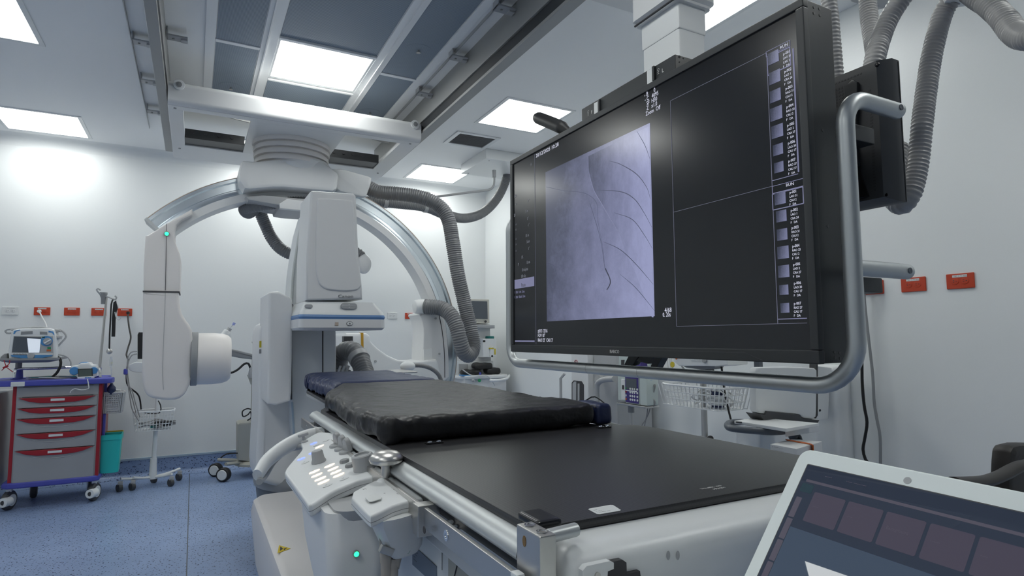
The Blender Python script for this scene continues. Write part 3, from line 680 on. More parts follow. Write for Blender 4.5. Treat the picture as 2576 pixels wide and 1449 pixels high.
# silver edge extrusion (left and right), channel and accessory rails
def side(sx, nm):
    X = (lambda x: x) if sx < 0 else (lambda x: 1.539-x)
    y0, y1 = .704, 2.29
    pr = [(.404, 1.0385), (.396, 1.0375), (.386, 1.033), (.3785, 1.0255), (.3765, 1.018), (.380, 1.012), (.388, 1.006), (.404, 1.004)]
    e = build(MB().loft([[V(X(x), y, z) for x, z in pr] for y in (y0, y1-.012)]+[[V(X(.404-(.404-x)*.5), y1, 1.02+(z-1.02)*.6) for x, z in pr]]), 'edge_extrusion', 'alu', tb, sharp=50)
    xs = sorted((X(.392), X(.42)))
    build(MB().box(xs[0], xs[1], y0-.04, y1-.03, .992, 1.006), 'dark_channel', 'dark', tb)
    xs = sorted((X(.3625), X(.3705)))
    r_ = build(MB().box(xs[0], xs[1], .685, 2.36, .972, 1.0065, .0015), 'accessory_rail', 'steel', tb)
    s = MB()
    for y in (.93, 1.6, 2.25): s.cyl((X(.37), y, .99), (X(.41), y, .99), .0075, n=14).cyl((X(.37), y+.02, .99), (X(.40), y+.02, .99), .010, n=14)
    build(s, 'rail_spacer', 'chrome', r_)
    s = MB()
    for y in (.93, 1.6, 2.25): s.lathe((X(.3626), y-.02, .989), (-1 if sx < 0 else 1, 0, 0), [(.0085, 0), (.0085, .0012), (.004, .0012), (.004, .0004), (0, .0004)], 18)
    build(s, 'rail_screw', 'chrome', r_)
    xs = sorted((X(.360), X(.373)))
    build(MB().box(xs[0], xs[1], .672, .690, .970, 1.009, .003), 'rail_end_cap', 'white2', r_)
side(-1, 'left'); side(1, 'right')
build(MB().box(.42, 1.12, .72, 2.25, .90, 1.036, .006), 'table_frame', 'white', tb)
ft = []
for y, z0, z1, x0, x1 in ((.60, .90, .985, .43, 1.11), (.597, .88, .975, .435, 1.105)): pass
pr = [(.704, 1.0365), (.668, 1.034), (.654, 1.030), (.643, 1.023), (.638, 1.012), (.6385, .995), (.655, .80), (.704, .80)]
foot = build(MB().loft([[V(x, y+(dy*.7 if y < .69 else 0), z-dz*(1 if y < .69 else 0)) for y, z in pr] for x, dy, dz in ((.408, .05, .03), (.414, .02, .012), (.425, .006, .004), (.44, 0, 0), (1.08, 0, 0), (1.105, .01, .006), (1.12, .05, .03))]), 'foot_end_cover', 'white2', tb, 'light grey moulded cover at the foot end', sharp=60)
q_ = [at(a, b, Y=.640) for a, b in ((1460, 1480), (1464, 1432), (1474, 1420), (1556, 1403), (1566, 1410), (1567, 1438), (1600, 1431), (1606, 1480))]
build(MB().prism([V(p.x, .632, p.z) for p in q_], V(0, .012, 0)), 'latch_recess', 'seam', foot)
k = build(MB().prism([V(p.x, .629, p.z) for p in [at(a, b, Y=.629) for a, b in ((1466, 1475), (1466, 1436), (1476, 1424), (1535, 1411), (1545, 1416), (1545, 1432), (1530, 1438), (1528, 1475))]], V(0, .01, 0), .001), 'latch_plate', 'white2', foot)
q_ = at(1502, 1447, Y=.629)
build(MB().cyl(q_, q_-V(0, .002, 0), .004), 'latch_screw', 'steel', k)
s = MB()
for px in (1681, 1705): q = at(px, 1397, Y=.6365); s.prism(oval(q, .0032, .006, (0, -1, 0), (0, 0, 1)), V(0, -.0004, 0))
build(s, 'sunk_screw_cover', 'midgrey', foot)
# pedestal
pd = build(MB().loft([rr(.46, 1.06, .95, 2.0, 0, .04), rr(.46, 1.06, .95, 2.0, .12, .04), rr(.43, 1.08, .82, 1.9, .55, .04), rr(.425, 1.08, .78, 1.9, .90, .04)]), 'pedestal', 'white2', tb, 'white table pedestal')
q = [at(a, b, X=.4235) for a, b in ((1037, 1370), (1097, 1425), (1097, 1475), (1037, 1420))]
build(MB().prism(q, V(.006, 0, 0)), 'rating_plate', mat('rating_plate_blue', (.14, .18, .24), .4), pd)
u_ = V(0, -1, 0)
textmesh([(t, V(.4232, q[0].y-.01, q[0].z-.009-.006*i), u_, (0, 0, 1), .0035) for i, t in enumerate(('--- ---- - -----', '-- ---- --- --', '---- --', '--- - -- ----'))], 'plate_text', 'ink', pd)
q = [at(a, b, X=.4235) for a, b in ((1127, 1392), (1230, 1470), (1230, 1560), (1127, 1500))]
pn = build(MB().prism(q, V(.006, 0, 0), .001), 'side_panel', 'beige', pd)
build(MB().tube([at(1153, 1410, X=.4225), at(1143, 1449, X=.4225)], .0012, 6), 'panel_seam', 'seam', pd)
build(MB().tube([at(1112, 1362, X=.4235), at(1112, 1434, X=.4235)], .0009, 6), 'panel_seam', 'grey', pd)
# printed sticker and marks on the board
q = [at(a, b, Z=TZ+.0002) for a, b in ((1478, 1281), (1540, 1270), (1564, 1285), (1504, 1295))]
st = build(MB().prism(chaikin(q, 1, .08), V(0, 0, .0006)), 'identification_sticker', 'label', tb)
r_, up_ = (q[2]-q[3]).normalized(), (q[0]-q[3]).normalized()
textmesh([(t, q[3]+r_*(.004)+up_*(.018-.006*i)+V(0, 0, .0008), r_, up_, .0028) for i, t in enumerate(('-----', '--  --- -', '- - - ------ -----'))], 'sticker_text', 'ink', st, .0001)
q = at(1765, 1231, Z=TZ+.0003); q2 = at(1818, 1222, Z=TZ+.0003); r_ = (q2-q).normalized(); up_ = V(0, 0, 1).cross(r_)
textmesh([('TPH-60DL', q, r_, up_, .005), ('1941', q+r_*.034, r_, up_, .005), ('>PI/CF<', q+r_*.016-up_*.012, r_, up_, .006)], 'board_marking', 'whiteink', tb, .0001)
# chrome strap buckles on the board
def buckle(px, py, lab):
    q = at(px, py, Z=TZ+.004); t = thing('strap_buckle', q, lab, 'buckle', 'strap buckles')
    f = MB(); f.box(q.x-.020, q.x+.022, q.y-.006, q.y+.012, TZ, TZ+.003, .001)
    build(f, 'strap', 'black', t)
    f = MB()
    for s_ in (-.010, .012): f.tube([q+V(s_+.007*math.cos(a), .006*math.sin(a), .001) for a in [2*math.pi*i/14 for i in range(14)]], .0016, 8, closed=True)
    build(f, 'ring', 'chrome', t)
buckle(1092, 1112, 'small chrome double-ring buckle below the front edge of the black mattress, near its left corner')
buckle(1519, 1073, 'small chrome double-ring buckle by the right end of the black mattress')

# ---- mattresses
def wr(seed, amp, stretch=(1, 1)):
    def f(p, n, h):
        q = V(p.x*stretch[0], p.y*stretch[1], p.z)+V(seed, seed, seed)
        a = noise.noise(q*9)*1.2+noise.noise(q*22)*.7+noise.ridged_multi_fractal(q*13, 1, 2, 3, 1, 2)*.35-.4
        e = min(1, max(0, 1.25-(h.x-abs(p.x))/.12)) if abs(p.x) > h.x-.15 else .25
        g = max(.35, e)
        side = 1.15 if n.z < .5 else 1
        return p+n*amp*a*g*side+V(0, 0, 0)
    return f
def taper_back(p, h, xc, y_far, y_near, x_left, slope):
    X_ = p.x+xc; lim = min(y_far, y_near+(X_-x_left)*slope); full = 2*h.y
    return V(p.x, -h.y+(p.y+h.y)*max(.05, (lim-(y_far-full))/full), p.z)
def bluedisp(p, n, h):
    q = taper_back(wr(3, .005, (.5, 1.6))(p, n, h), h, .7405, 3.42, 3.08, .486, 4)
    f = (q.y+h.y)/(2*h.y); X_ = p.x+.7405; front = min(2.60, 2.17+(X_-.405)*2.9)
    q.y += (front-2.30)*(1-f); return q
bm1 = build(MB().soft(.486, .995, 2.30, 3.42, TZ+.002, TZ+.066, .026, (50, 90, 10), bluedisp), 'mattress', 'navy', None, 'navy blue mattress cover at the head end of the table', 'mattress')
def blackdisp(p, n, h):
    p = wr(11, .0065, (1.2, .6))(p, n, h)
    # left side bellies out towards the back of the table
    if p.x < 0: p.x -= .022*max(0, math.sin(min(1, (p.y+h.y)/(1.5*h.y))*math.pi))*(-p.x/h.x)
    # front left corner gathers in a fold
    d = math.hypot(p.x+h.x, p.y+h.y)
    p += n*.010*math.sin(d*90)*max(0, 1-d/.12)
    return taper_back(p, h, .705, 2.58, 2.14, .405, 2.9)
bm2 = build(MB().soft(.405, 1.005, 1.395, 2.58, TZ+.002, TZ+.062, .022, (70, 120, 12), blackdisp), 'mattress', 'blackcover', None, 'wrinkled black nylon mattress cover on the middle of the table', 'mattress')
q = at(1515, 1050, Y=1.43)
nb = thing('navy_pouch', (1.045, 1.45, TZ), 'small navy blue cuff tucked at the right end of the black mattress', 'cuff')
build(MB().soft(1.012, 1.068, 1.40, 1.53, TZ+.001, TZ+.062, .016, (12, 16, 10), wr(5, .003)), 'cuff_body', 'navy', nb)
build(MB().tube([V(1.04, 1.5, TZ+.06), V(1.075, 1.5, TZ+.07), V(1.095, 1.46, TZ+.04), V(1.08, 1.43, TZ+.008), V(1.06, 1.41, TZ+.005)], .002, 6, step=.01), 'hose', 'black', nb)
s = MB()
pts = [(1.006, 1.40+1.14*i/60, TZ+.052+.004*math.sin(i*1.7)) for i in range(61)]
s.tube([V(*p)+V(.0035*math.sin(i*2.3), 0, 0) for i, p in enumerate(pts)], .0022, 5)
build(s, 'seam_piping', 'seam', bm2)
# ---- clamp block, pad
cl = thing('rail_clamp', (.39, .675, 1.02), 'brushed steel clamp block with a round bar at the near corner of the table', 'clamp')
build(MB().box(.377, .401, .644, .704, .99, 1.060, .0025), 'block', 'steel', cl)
s = MB()
for y in (.659, .689): s.lathe((.389, y, 1.0603), (0, 0, 1), [(.0075, 0), (.0075, .001), (.0055, .001), (.0055, .0002), (0, .0002)], 18)
build(s, 'top_screw', 'chrome', cl)
build(MB().prism(oval(V(.3768, .682, 1.044), .0042, .0068, (-1, 0, 0), (0, 0, 1)), V(-.0004, 0, 0)), 'side_hole', mat('brass_hole', (.35, .20, .07), .4, .8), cl)
a, b_ = V(.399, .662, 1.052), V(.446, .668, 1.052)
build(MB().cyl(a, b_, .0088, n=10, bev=.001), 'bar', 'alu', cl)
build(MB().box(.380, .406, .636, .70, .955, .992, .002), 'foot', 'dark', cl)
build(MB().soft(.401, .438, .688, .746, TZ, TZ+.012, .004, (10, 14, 4)), 'rubber_pad', 'padgel', None, 'small black rubber pad lying on the near left corner of the table', 'pad')

# ================================================================== MAIN TABLE-SIDE CONSOLE
cs = thing('control_console', (.30, 1.5, .80), 'white table-side control console with lit keys, knobs and a curved handle', 'control console')
A, B, C_ = at(712, 1190, Z=.968), at(775, 1268, Z=.962), at(965, 1190, Z=.998)
nC = (C_-B).cross(A-B).normalized()
if nC.z < 0: nC = -nC
def onc(px, py, h=0.0):
    d = ray(px, py); t = ((B-EYE).dot(nC))/d.dot(nC); return EYE+d*t+nC*h
eC = (C_-B).normalized(); gC = nC.cross(eC)      # across the panel, and up the panel
outl = [(712, 1186), (762, 1128), (755, 1112), (800, 1086), (842, 1088), (902, 1142), (962, 1176), (974, 1190), (900, 1207), (838, 1234), (786, 1268), (774, 1272), (768, 1262), (732, 1212)]
P = chaikin([onc(a, b) for a, b in outl], 2, .14)
top = build(MB().prism(P, -nC*.026, .006, 3), 'console_top', 'white2', cs)
build(MB().prism([p-nC*.0125+(p-sum(P, V(0,0,0))/len(P)).normalized()*.0005 for p in P], -nC*.0012), 'seam', 'grey', top)
# body below, tapering
cc = (onc(850, 1200)+onc(830, 1160))*.5
def ring(c, w, l, z, r=.03): return rr(c.x-w, c.x+w, c.y-l, c.y+l, z, r, 5)
q = onc(870, 1225); qb = at(893, 1400, Y=q.y+.03)
R = [ring(V(.305, 1.42, 0), .060, .17, .950), ring(V(.305, 1.40, 0), .062, .17, .90), ring(V(.300, 1.36, 0), .058, .150, .85), ring(V(.297, 1.33, 0), .050, .12, .80), ring(V(.297, 1.32, 0), .046, .105, .775)]
body = build(MB().loft(R), 'console_body', 'white', cs)
qf = at(896, 1393, Y=1.212)
k = build(MB().cyl(qf+V(0, .004, 0), qf-V(0, .003, 0), .0065, n=20), 'lamp_ring', 'grey', body); build(MB().lathe(qf-V(0, .003, 0), (0, -1, 0), [(.005, 0), (.0045, .0015), (0, .0025)], 18), 'status_lamp', 'led', k)
build(MB().loft([rr(.262, .36, 1.24, 1.50, .955, .03), rr(.268, .356, 1.245, 1.5, .925, .03), rr(.285, .345, 1.27, 1.47, .900, .03)]), 'console_neck', 'midgrey', cs)
# keys
def key(px, py, a, b, material, name, h=.0012, parent=None):
    c = onc(px, py, 0.0004)
    d = (onc(px+20, py-9)-onc(px, py)).normalized()
    e = nC.cross(d); return build(MB().prism([c+d*a*math.cos(t)+e*b*math.sin(t) for t in [2*math.pi*i/24 for i in range(24)]], nC*h), name, material, parent or top)
for (px, py) in ((791, 1187), (797, 1196), (806, 1205), (814, 1213), (829, 1172), (838, 1180), (845, 1188), (852, 1196), (804, 1124)): key(px, py, .0150, .0060, 'keyw', 'lit_key')
for (px, py) in ((789, 1116), (758, 1155), (786, 1140)): key(px, py, .0115, .0066, 'keyb', 'lit_blue_key')
for (px, py) in ((866, 1205), (824, 1222), (768, 1164), (820, 1109), (796, 1120)):
    k = key(px, py, .0115, .006, 'label', 'printed_key', .0006)
its = []
for i, (px, py) in enumerate(((785, 1188), (792, 1197), (800, 1206), (808, 1214), (824, 1173), (833, 1181), (840, 1189), (848, 1197), (861, 1206), (819, 1223), (763, 1165), (753, 1156), (785, 1117), (798, 1125))):
    its.append(('I H ', onc(px, py, .0018), eC, gC, .0028))
textmesh(its, 'key_symbols', 'ink', top, .0001)
def knob(px, py, kind, nm):
    c = onc(px, py); b = MB(); K = {'fin': 1.3, 'dial': 1.25, 'cup': 1.2, 'flat': 1.15, 'stick': 1.0}[kind]
    if kind == 'fin':
        b.lathe(c, nC, [(.0135, 0), (.0135, .003), (.012, .005), (0, .005)], 26)
        b.prism([c+nC*.004+gC*.0115, c+nC*.004-gC*.0115, c+nC*.022-gC*.0085, c+nC*.027-gC*.004, c+nC*.029, c+nC*.027+gC*.004, c+nC*.022+gC*.0085], eC*.011, .002); 
    elif kind == 'dial': b.lathe(c, nC, [(0, 0), (.0145, 0), (.015, .003), (.0125, .008), (.0115, .022), (.010, .0245), (0, .026)], 9)
    elif kind == 'cup': b.lathe(c, nC, [(0, 0), (.021, 0), (.0205, .028), (.0185, .030), (.0145, .030), (.0135, .026), (0, .024)], 36)
    elif kind == 'flat': b.lathe(c, nC, [(0, 0), (.010, 0), (.0105, .004), (.009, .0065), (0, .0065)], 8)
    elif kind == 'stick':
        b.lathe(c, nC, [(0, 0), (.011, 0), (.010, .003), (.005, .006), (.0035, .018), (0, .018)], 20)
        b.obox(c+nC*.022, (.030, .012, .009), eC, gC, .003)
    for v in b.bm.verts: v.co = c+(v.co-c)*K
    return build(b, nm, 'grey' if kind == 'flat' else 'midgrey', top)
knob(802, 1163, 'dial', 'rotary_knob'); knob(845, 1123, 'fin', 'lever_knob'); knob(858, 1131, 'fin', 'lever_knob'); knob(870, 1139, 'fin', 'lever_knob')
knob(917, 1180, 'cup', 'cup_knob'); knob(867, 1163, 'flat', 'flat_knob'); knob(881, 1174, 'flat', 'flat_knob'); knob(766, 1112, 'stick', 'joystick')
# handle loop on the left
hp = [at(845, 1090, Z=.985), at(800, 1092, Z=.985), at(758, 1104, Z=.980), at(712, 1128, Z=.965), at(672, 1160, Z=.945), at(648, 1196, Z=.92)]
hd = build(MB().tube(hp, .0135, 14, step=.008, flat=1.3, taper=lambda t: .8+.55*math.sin(math.pi*min(1, .25+t*.6))), 'handle_grip', 'white2', cs)
hp2 = [at(764, 1122, Z=.965), at(725, 1132, Z=.95), at(690, 1160, Z=.93), at(668, 1195, Z=.905), at(652, 1212, Z=.905)]
build(MB().tube(hp2, .009, 12, step=.01), 'handle_underside', 'midgrey', hd)

# ================================================================== SMALL JOYSTICK CONTROLLER
jc = thing('hand_controller', (.32, 1.12, .90), 'small white controller with a chrome mushroom knob clamped to the table rail', 'controller')
J = [at(a, b, Z=z) for a, b, z in ((877, 1243, .996), (936, 1210, 1.0), (958, 1204, 1.0), (1012, 1203, 1.0), (1074, 1243, 1.0), (1074, 1252, .999), (1000, 1266, .998), (935, 1298, .996), (924, 1292, .996))]
PJ = chaikin(J, 1, .18)
jt = build(MB().prism(PJ, V(0, 0, -.022), .005, 3), 'controller_top', 'white2', jc)
cJ = sum(PJ, V(0, 0, 0))/len(PJ)
build(MB().prism([cJ+(p-cJ)*1.004-V(0, 0, .012) for p in PJ], V(0, 0, -.001)), 'seam', 'grey', jt)
jb = [at(a, b, Z=.976) for a, b in ((905, 1262), (950, 1232), (1040, 1232), (1068, 1262), (1060, 1290), (1000, 1310), (945, 1318))]
cb_ = sum(jb, V(0, 0, 0))/7
def lv(f, z, dx=0, dy=0): return [V(cb_.x+(p.x-cb_.x)*f+dx, cb_.y+(p.y-cb_.y)*f+dy, z) for p in chaikin(jb, 2, .22)]
build(MB().loft([lv(1, .978), lv(.97, .965), lv(.85, .935, .008), lv(.72, .905, .014), lv(.6, .895, .015)]), 'controller_body', 'white', jc)
q = at(971, 1207, Z=1.001)
build(MB().lathe(q-V(0, 0, .002), (0, 0, 1), [(.020, 0), (.016, .004), (.010, .006), (0, .006)], 28), 'knob_collar', 'white2', jt)
build(MB().cyl(q, q+V(0, 0, .012), .0075).cyl(q+V(0, 0, .010), q+V(0, 0, .034), .0105, n=20), 'stem', 'steel', jc)
build(MB().lathe(q+V(0, 0, .033), (0, 0, 1), [(0, 0), (.024, .0), (.033, .003), (.036, .009), (.0355, .013), (.0335, .016), (.0315, .020), (.023, .0255), (.011, .028), (0, .029)], 44), 'mushroom_knob', 'steel', jc)
q = [at(a, b, Z=1.0003) for a, b in ((917, 1252), (948, 1242), (963, 1255), (930, 1265))]
build(MB().prism(chaikin(q, 1, .15), V(0, 0, .0015), .0005), 'touch_pad', 'label', jt)
its = []
for a, b, s_ in ((914, 1232, 'I*I'), (966, 1242, '+'), (990, 1232, '<>'), (1000, 1243, '[ ]'), (992, 1225, '='), (980, 1222, 'o')): its.append((s_, at(a, b, Z=1.0004), (1, .15, 0), (-.15, 1, 0), .006))
textmesh(its, 'key_marks', 'ink', jt, .0001)
build(MB().box(.352, .402, 1.015, 1.045, .957, 1.010, .002), 'rail_clamp_plate', 'steel', jc)
q = at(1068, 1333, X=.3515); build(MB().lathe(q, (-1, 0, 0), [(.006, 0), (.006, .001), (.0025, .001), (0, .0002)], 16), 'clamp_screw', 'seam', jc)
for pts in (((968, 1372, .90), (970, 1410, .84), (972, 1470, .72)), ((1000, 1376, .90), (995, 1420, .83), (985, 1470, .72))):
    P3 = [at(a, b, Y=1.12) for a, b, z in pts]
    build(MB().tube([P3[0]+V(0, 0, .02)]+P3+[P3[-1]-V(0, 0, .5)], .0105, 12, step=.02), 'control_cable', 'cableb', jc)
q = at(972, 1384, Y=1.09); build(MB().obox(q, (.026, .012, .014), V(1, 0, -.5), V(0, 1, 0), .002), 'cable_latch', 'steel', jc)
q = at(1025, 1378, Y=1.10); build(MB().tube([q+V(.006*math.cos(a), 0, .010*math.sin(a)) for a in [2*math.pi*i/16 for i in range(16)]], .0009, 6, closed=True), 'green_tie', 'green', jc)
q = at(1010, 1372, Y=1.12); build(MB().lathe(q, (0, 0, 1), [(0, 0), (.016, 0), (.02, .012), (.016, .03), (0, .03)], 12), 'cable_gland', 'greencap', jc)
# ================================================================== BIG MONITOR
DX, DY0, DY1, DZ0, DZ1, DXB = 1.19, .838, 2.262, 1.239, 2.064, 1.296
dm = thing('large_monitor', (DX+.05, (DY0+DY1)/2, DZ0), 'huge black wall-sized monitor showing a chest X-ray picture, hung over the table', 'monitor')
bz = .030
hs_ = MB()
hs_.box(DX+.012, DXB, DY0+.001, DY1-.001, DZ0+.001, DZ1-.001, .003)
build(hs_, 'housing', 'charcoal', dm)
f = MB()
for y0, y1, z0, z1 in ((DY0, DY1, DZ1-.021, DZ1), (DY0, DY1, DZ0, DZ0+bz), (DY0, DY0+.021, DZ0+bz, DZ1-.021), (DY1-.022, DY1, DZ0+bz, DZ1-.021)):
    f.box(DX, DX+.02, y0, y1, z0, z1, .003)
bzf = build(f, 'bezel', 'charcoal', dm)
SX = DX+.006
screen = build(MB().box(SX, SX+.008, DY0+.018, DY1-.020, DZ0+bz-.003, DZ1-.019), 'screen', 'scr', dm, 'black glowing screen')
build(MB().prism([V(DX-.0005, y, z) for y, z in ((DY0+.15, DZ0+.004), (DY0+.20, DZ0+.022), (DY1-.03, DZ0+.022), (DY1-.03, DZ0+.020), (DY0+.195, DZ0+.020), (DY0+.145, DZ0+.004))], V(.0006, 0, 0)), 'bezel_groove', 'dark', bzf)
q = at(1534, 888, X=DX-.0006); textmesh([('BARCO', q, (0, -1, 0), (0, 0, 1), .0105, 1.0)], 'maker_name', 'whiteink', bzf)
for a, b in ((2048, 18), (2062, 22), (2048, 33), (2063, 38), (2070, 328), (2083, 569), (2100, 886), (2113, 888), (2101, 900), (2114, 902)):
    q = at(a, b, Y=DY0+.0006); build(MB().lathe(q, (0, -1, 0), [(.0036, 0), (.0036, .0004), (.002, .0004), (0, .0001)], 14), 'side_screw', 'dark', dm)
# picture on the screen
S = lambda a, b, e=.0004: at(a, b, X=SX-e)
cy0, cy1 = S(1641, 560).y, S(1374, 620).y
cz0, cz1 = S(1510, 802).z, S(1504, 371).z
xr = build(MB().box(SX-.0006, SX-.0001, cy0, cy1, cz0, cz1), 'xray_picture', 'xray', screen, 'lilac chest X-ray picture')
def ribbon(pts, w, material, name, e=.0010, parent=None, taper=None):
    P = catmull([S(a, b, e) for a, b in pts], .006); b = bmesh.new(); L = []; n = len(P)
    for i, p in enumerate(P):
        t = (P[min(i+1, n-1)]-P[max(i-1, 0)]).normalized(); s_ = t.cross(V(1, 0, 0)).normalized()
        ww = w*(1 if not taper else (.25+.75*math.sin(math.pi*(i+.5)/n)))
        L.append((b.verts.new(p+s_*ww/2), b.verts.new(p-s_*ww/2)))
    for A_, B_ in zip(L, L[1:]): b.faces.new((A_[0], A_[1], B_[1], B_[0]))
    return build(b, name, material, parent or screen)
# heart border (pale field to its right), ribs, wire
build(MB().prism([S(a, b, .0008) for a, b in ((1480, 393), (1632, 318), (1644, 798), (1640, 798), (1600, 690), (1575, 640), (1560, 592), (1535, 550), (1515, 515), (1494, 478), (1481, 430))], V(.0001, 0, 0)), 'lung_field', 'xray_field', xr, 'paler right side of the X-ray')
ribbon([(1480, 391), (1481, 430), (1494, 478), (1515, 515), (1535, 550), (1560, 592), (1575, 640)], .002, 'xray_light', 'heart_border', parent=xr, taper=1)
for pts, w in (([(1533, 405), (1560, 413), (1600, 437), (1626, 470), (1636, 500)], .003), ([(1500, 478), (1560, 482), (1595, 500), (1620, 535), (1640, 572)], .003), ([(1545, 535), (1590, 552), (1620, 590), (1641, 625)], .0025),
               ([(1518, 608), (1560, 628), (1600, 665), (1643, 715)], .0028), ([(1560, 690), (1600, 725), (1647, 782)], .0022), ([(1602, 330), (1622, 365), (1635, 400)], .002)):
    ribbon(pts, w, 'xray_dark', 'rib_shadow', parent=xr, taper=1)
for pts in ([(1370+4, 470), (1420, 480), (1470, 486), (1500, 510), (1505, 560), (1517, 625), (1520, 660)], [(1375, 700), (1390, 735), (1382, 785)], [(1375, 662), (1392, 668), (1400, 690)]):
    ribbon(pts, .0012, 'xray_dark', 'thin_line', parent=xr)
ribbon([(1484, 512), (1499, 560), (1510, 600), (1517, 640), (1522, 675), (1533, 700), (1534, 714), (1526, 729)], .0022, 'xray_dark', 'catheter_wire', parent=xr)
ribbon([(1523, 675), (1534, 700), (1535, 714), (1527, 729)], .0028, 'seam', 'catheter_tip', parent=xr)
# frame lines
def line(a, b, w, m_='scr_line', nm='window_line'): return ribbon([a, ((a[0]+b[0])/2, (a[1]+b[1])/2), b], w, m_, nm, .0007)
YL = S(1347, 640).y
fr = MB()
def hv(y0, y1, z, w=.0016): fr.box(SX-.0008, SX-.0003, min(y0, y1), max(y0, y1), z-w/2, z+w/2)
def vv(y, z0, z1, w=.0016): fr.box(SX-.0008, SX-.0003, y-w/2, y+w/2, min(z0, z1), max(z0, z1))
zb0, zt0 = DZ0+bz+.004, DZ1-.025
vv(YL, zb0, zt0)
ym, yr = S(1696, 600).y, S(1948, 600).y
zm, zq = S(1698, 533).z, S(1704, 821).z; ztop = S(1690, 252).z
vv(ym, zq, ztop); hv(ym, yr, ztop, .0012); hv(ym, yr, zm, .0012); hv(ym, S(2030, 800).y, zq, .0012)
ye = DY0+.023
vv(yr, zq, S(1935, 130).z, .0018)
build(fr, 'window_frames', 'scr_line', screen)
fr = MB()
def frame(x0, ya, yb2, x1, w=.0022):
    q0, q1, r = S(x0, ya), S(x0, yb2), S(x1, 300)
    hv(q0.y, r.y, q0.z, w); hv(q0.y, r.y, q1.z, w); vv(q0.y, q0.z, q1.z, w); vv(r.y, q0.z, q1.z, w)
frame(1930, 146, 191, 1995); frame(1943, 489, 529, 2012)
frame(1943, 469, 487, 2014, .0012); frame(1927, 131, 144, 1996, .001)
q = S(1942, 455); hv(yr, ye+.012, q.z, .0016)
for (xa, y0_, y1_) in ((2003, 118, 434), (2026, 468, 799)):
    vv(S(xa, 300).y, S(xa, y0_).z, S(xa, y1_).z, .0035)
hv(yr, S(2030, 800).y, S(1957, 803).z, .002)
build(fr, 'thumbnail_frames', 'scr_violet', screen)
R_, U_ = V(0, -1, 0), V(0, 0, 1)
def tx(s_, px, py, hpx, sq=1.0): q = S(px, py, .0011); return (s_, q, R_, U_, hpx*dist(q)/FPX, sq)
th, tl, td = [], [], []
rows = [[('p-001', 'LAO 31', 'CAU 2', 'F   DA'), (1970, 137)], [('p-002', 'LAO 1', 'CRA 24', 'F   DA'), (1973, 181)], [('p-003', 'RAO 31', 'CAU 2', 'F   DA'), (1976, 224)], [('p-004', 'RAO 33', 'CAU 2', 'F   DA'), (1978, 270)],
        [('p-005', 'LAO 2', 'CRA 27', 'F   DA'), (1980, 316)], [('p-006', 'LAO 30', 'CAU 17', 'F   DA'), (1982, 361)], [('p-007', 'RAO 27', 'CAU 17', 'F   DA'), (1983, 406)]]
rows2 = [(r[0], p) for r, p in zip(rows, ((1986, 485), (1989, 530), (1991, 574), (1993, 620), (1995, 666), (1997, 713), (1997, 764)))]
thumbs = []
for r in rows:
    for i, s_ in enumerate(r[0]): tl.append(tx(s_, r[1][0], r[1][1]+3+i*10.5, 7.5 if i == 0 else 6, .85))
for r in rows2:
    for i, s_ in enumerate(r[0]): tl.append(tx(s_, r[1][0], r[1][1]+3+i*10.0, 7.5 if i == 0 else 6, .85))
for (a, b, w) in [(1932, 151, 33), (1935, 200, 34), (1937, 246, 33), (1938, 291, 36), (1941, 335, 35), (1945, 380, 30), (1948, 424, 28), (1949, 502, 33), (1953, 546, 31), (1955, 592, 31), (1956, 637, 34), (1958, 684, 33), (1961, 730, 27), (1964, 775, 26)]:
    q = S(a, b); k = w*dist(q)/FPX*1.0
    build(MB().box(SX-.0012, SX-.0004, q.y-k*.95, q.y, q.z-k*.46, q.z+k*.46), 'thumbnail', 'xray_small', screen)
tl += [tx('RUN', 1962, 124, 8), tx('RUN', 1977, 470, 8)]
tl += [tx('- B      0', 1621, 245, 11, .8), tx('- C   4095', 1622, 256, 11, .8), tx('  SF  H30', 1622, 268, 11, .8), tx('  Z   x1.0', 1622, 280, 11, .8), tx(' Zoom  Off', 1622, 293, 11, .8)]
tl += [tx('4/68', 1672, 786, 12, .85), tx('0. 20s', 1667, 797, 11, .8), tx('#013 12/16', 1353, 837, 9, .8), tx('FOV 10"', 1353, 848, 9, .8), tx("RAO 22'  CAU 3'", 1353, 860, 9, .8), tx('20/12/2025 10:28', 1348, 397, 9.5, 1.15)]
textmesh(tl, 'screen_writing', 'scr_txt', screen, .0001)
dim = [('H', 1335, 418), ('RAO', 1294, 498), ('0 °', 1327, 510), ('93 cm', 1322, 536), ('SID', 1293, 546), ("12 °", 1326, 554), ('-1 °', 1328, 570), ('101 cm', 1322, 597), ('56 cm', 1325, 612), ('0 °', 1329, 629), ('0 %', 1312, 651), ('M', 1303, 669), ('0.0 min', 1325, 664), ('0.0 mGy/min', 1313, 683), ('0.00 mGy', 1311, 699)]
for s_, a, b in dim: td.append(tx(s_, a, b, 8, .55))
for a, b in ((1297, 518), (1297, 569), (1297, 582), (1297, 605), (1297, 619), (1297, 635)): td.append(tx('=', a, b, 8, .8))
textmesh(td, 'faint_writing', 'scr_dim', screen, .0001)
textmesh([tx('F  70kV  11mA  2.6ms', 1295, 739, 6.5, .62), tx('R  50kV  100mA  5.0ms', 1295, 751, 6.5, .62)], 'small_writing', 'scr_violet', screen, .0001)
q0, q1 = S(1295, 727), S(1344, 703)
bt = build(MB().box(SX-.0012, SX-.0004, q1.y, q0.y, q0.z, q1.z+.012), 'pause_button', 'scr_violet', screen)
q = S(1311, 722, .0016); textmesh([('Pausa', q, R_, U_, .0165, .72)], 'pause_text', 'ink', bt, .0001)
q = S(1296, 860); build(MB().box(SX-.0012, SX-.0004, S(1345, 860).y, q.y, q.z, q.z+.006), 'progress_bar', 'scr_violet', screen)
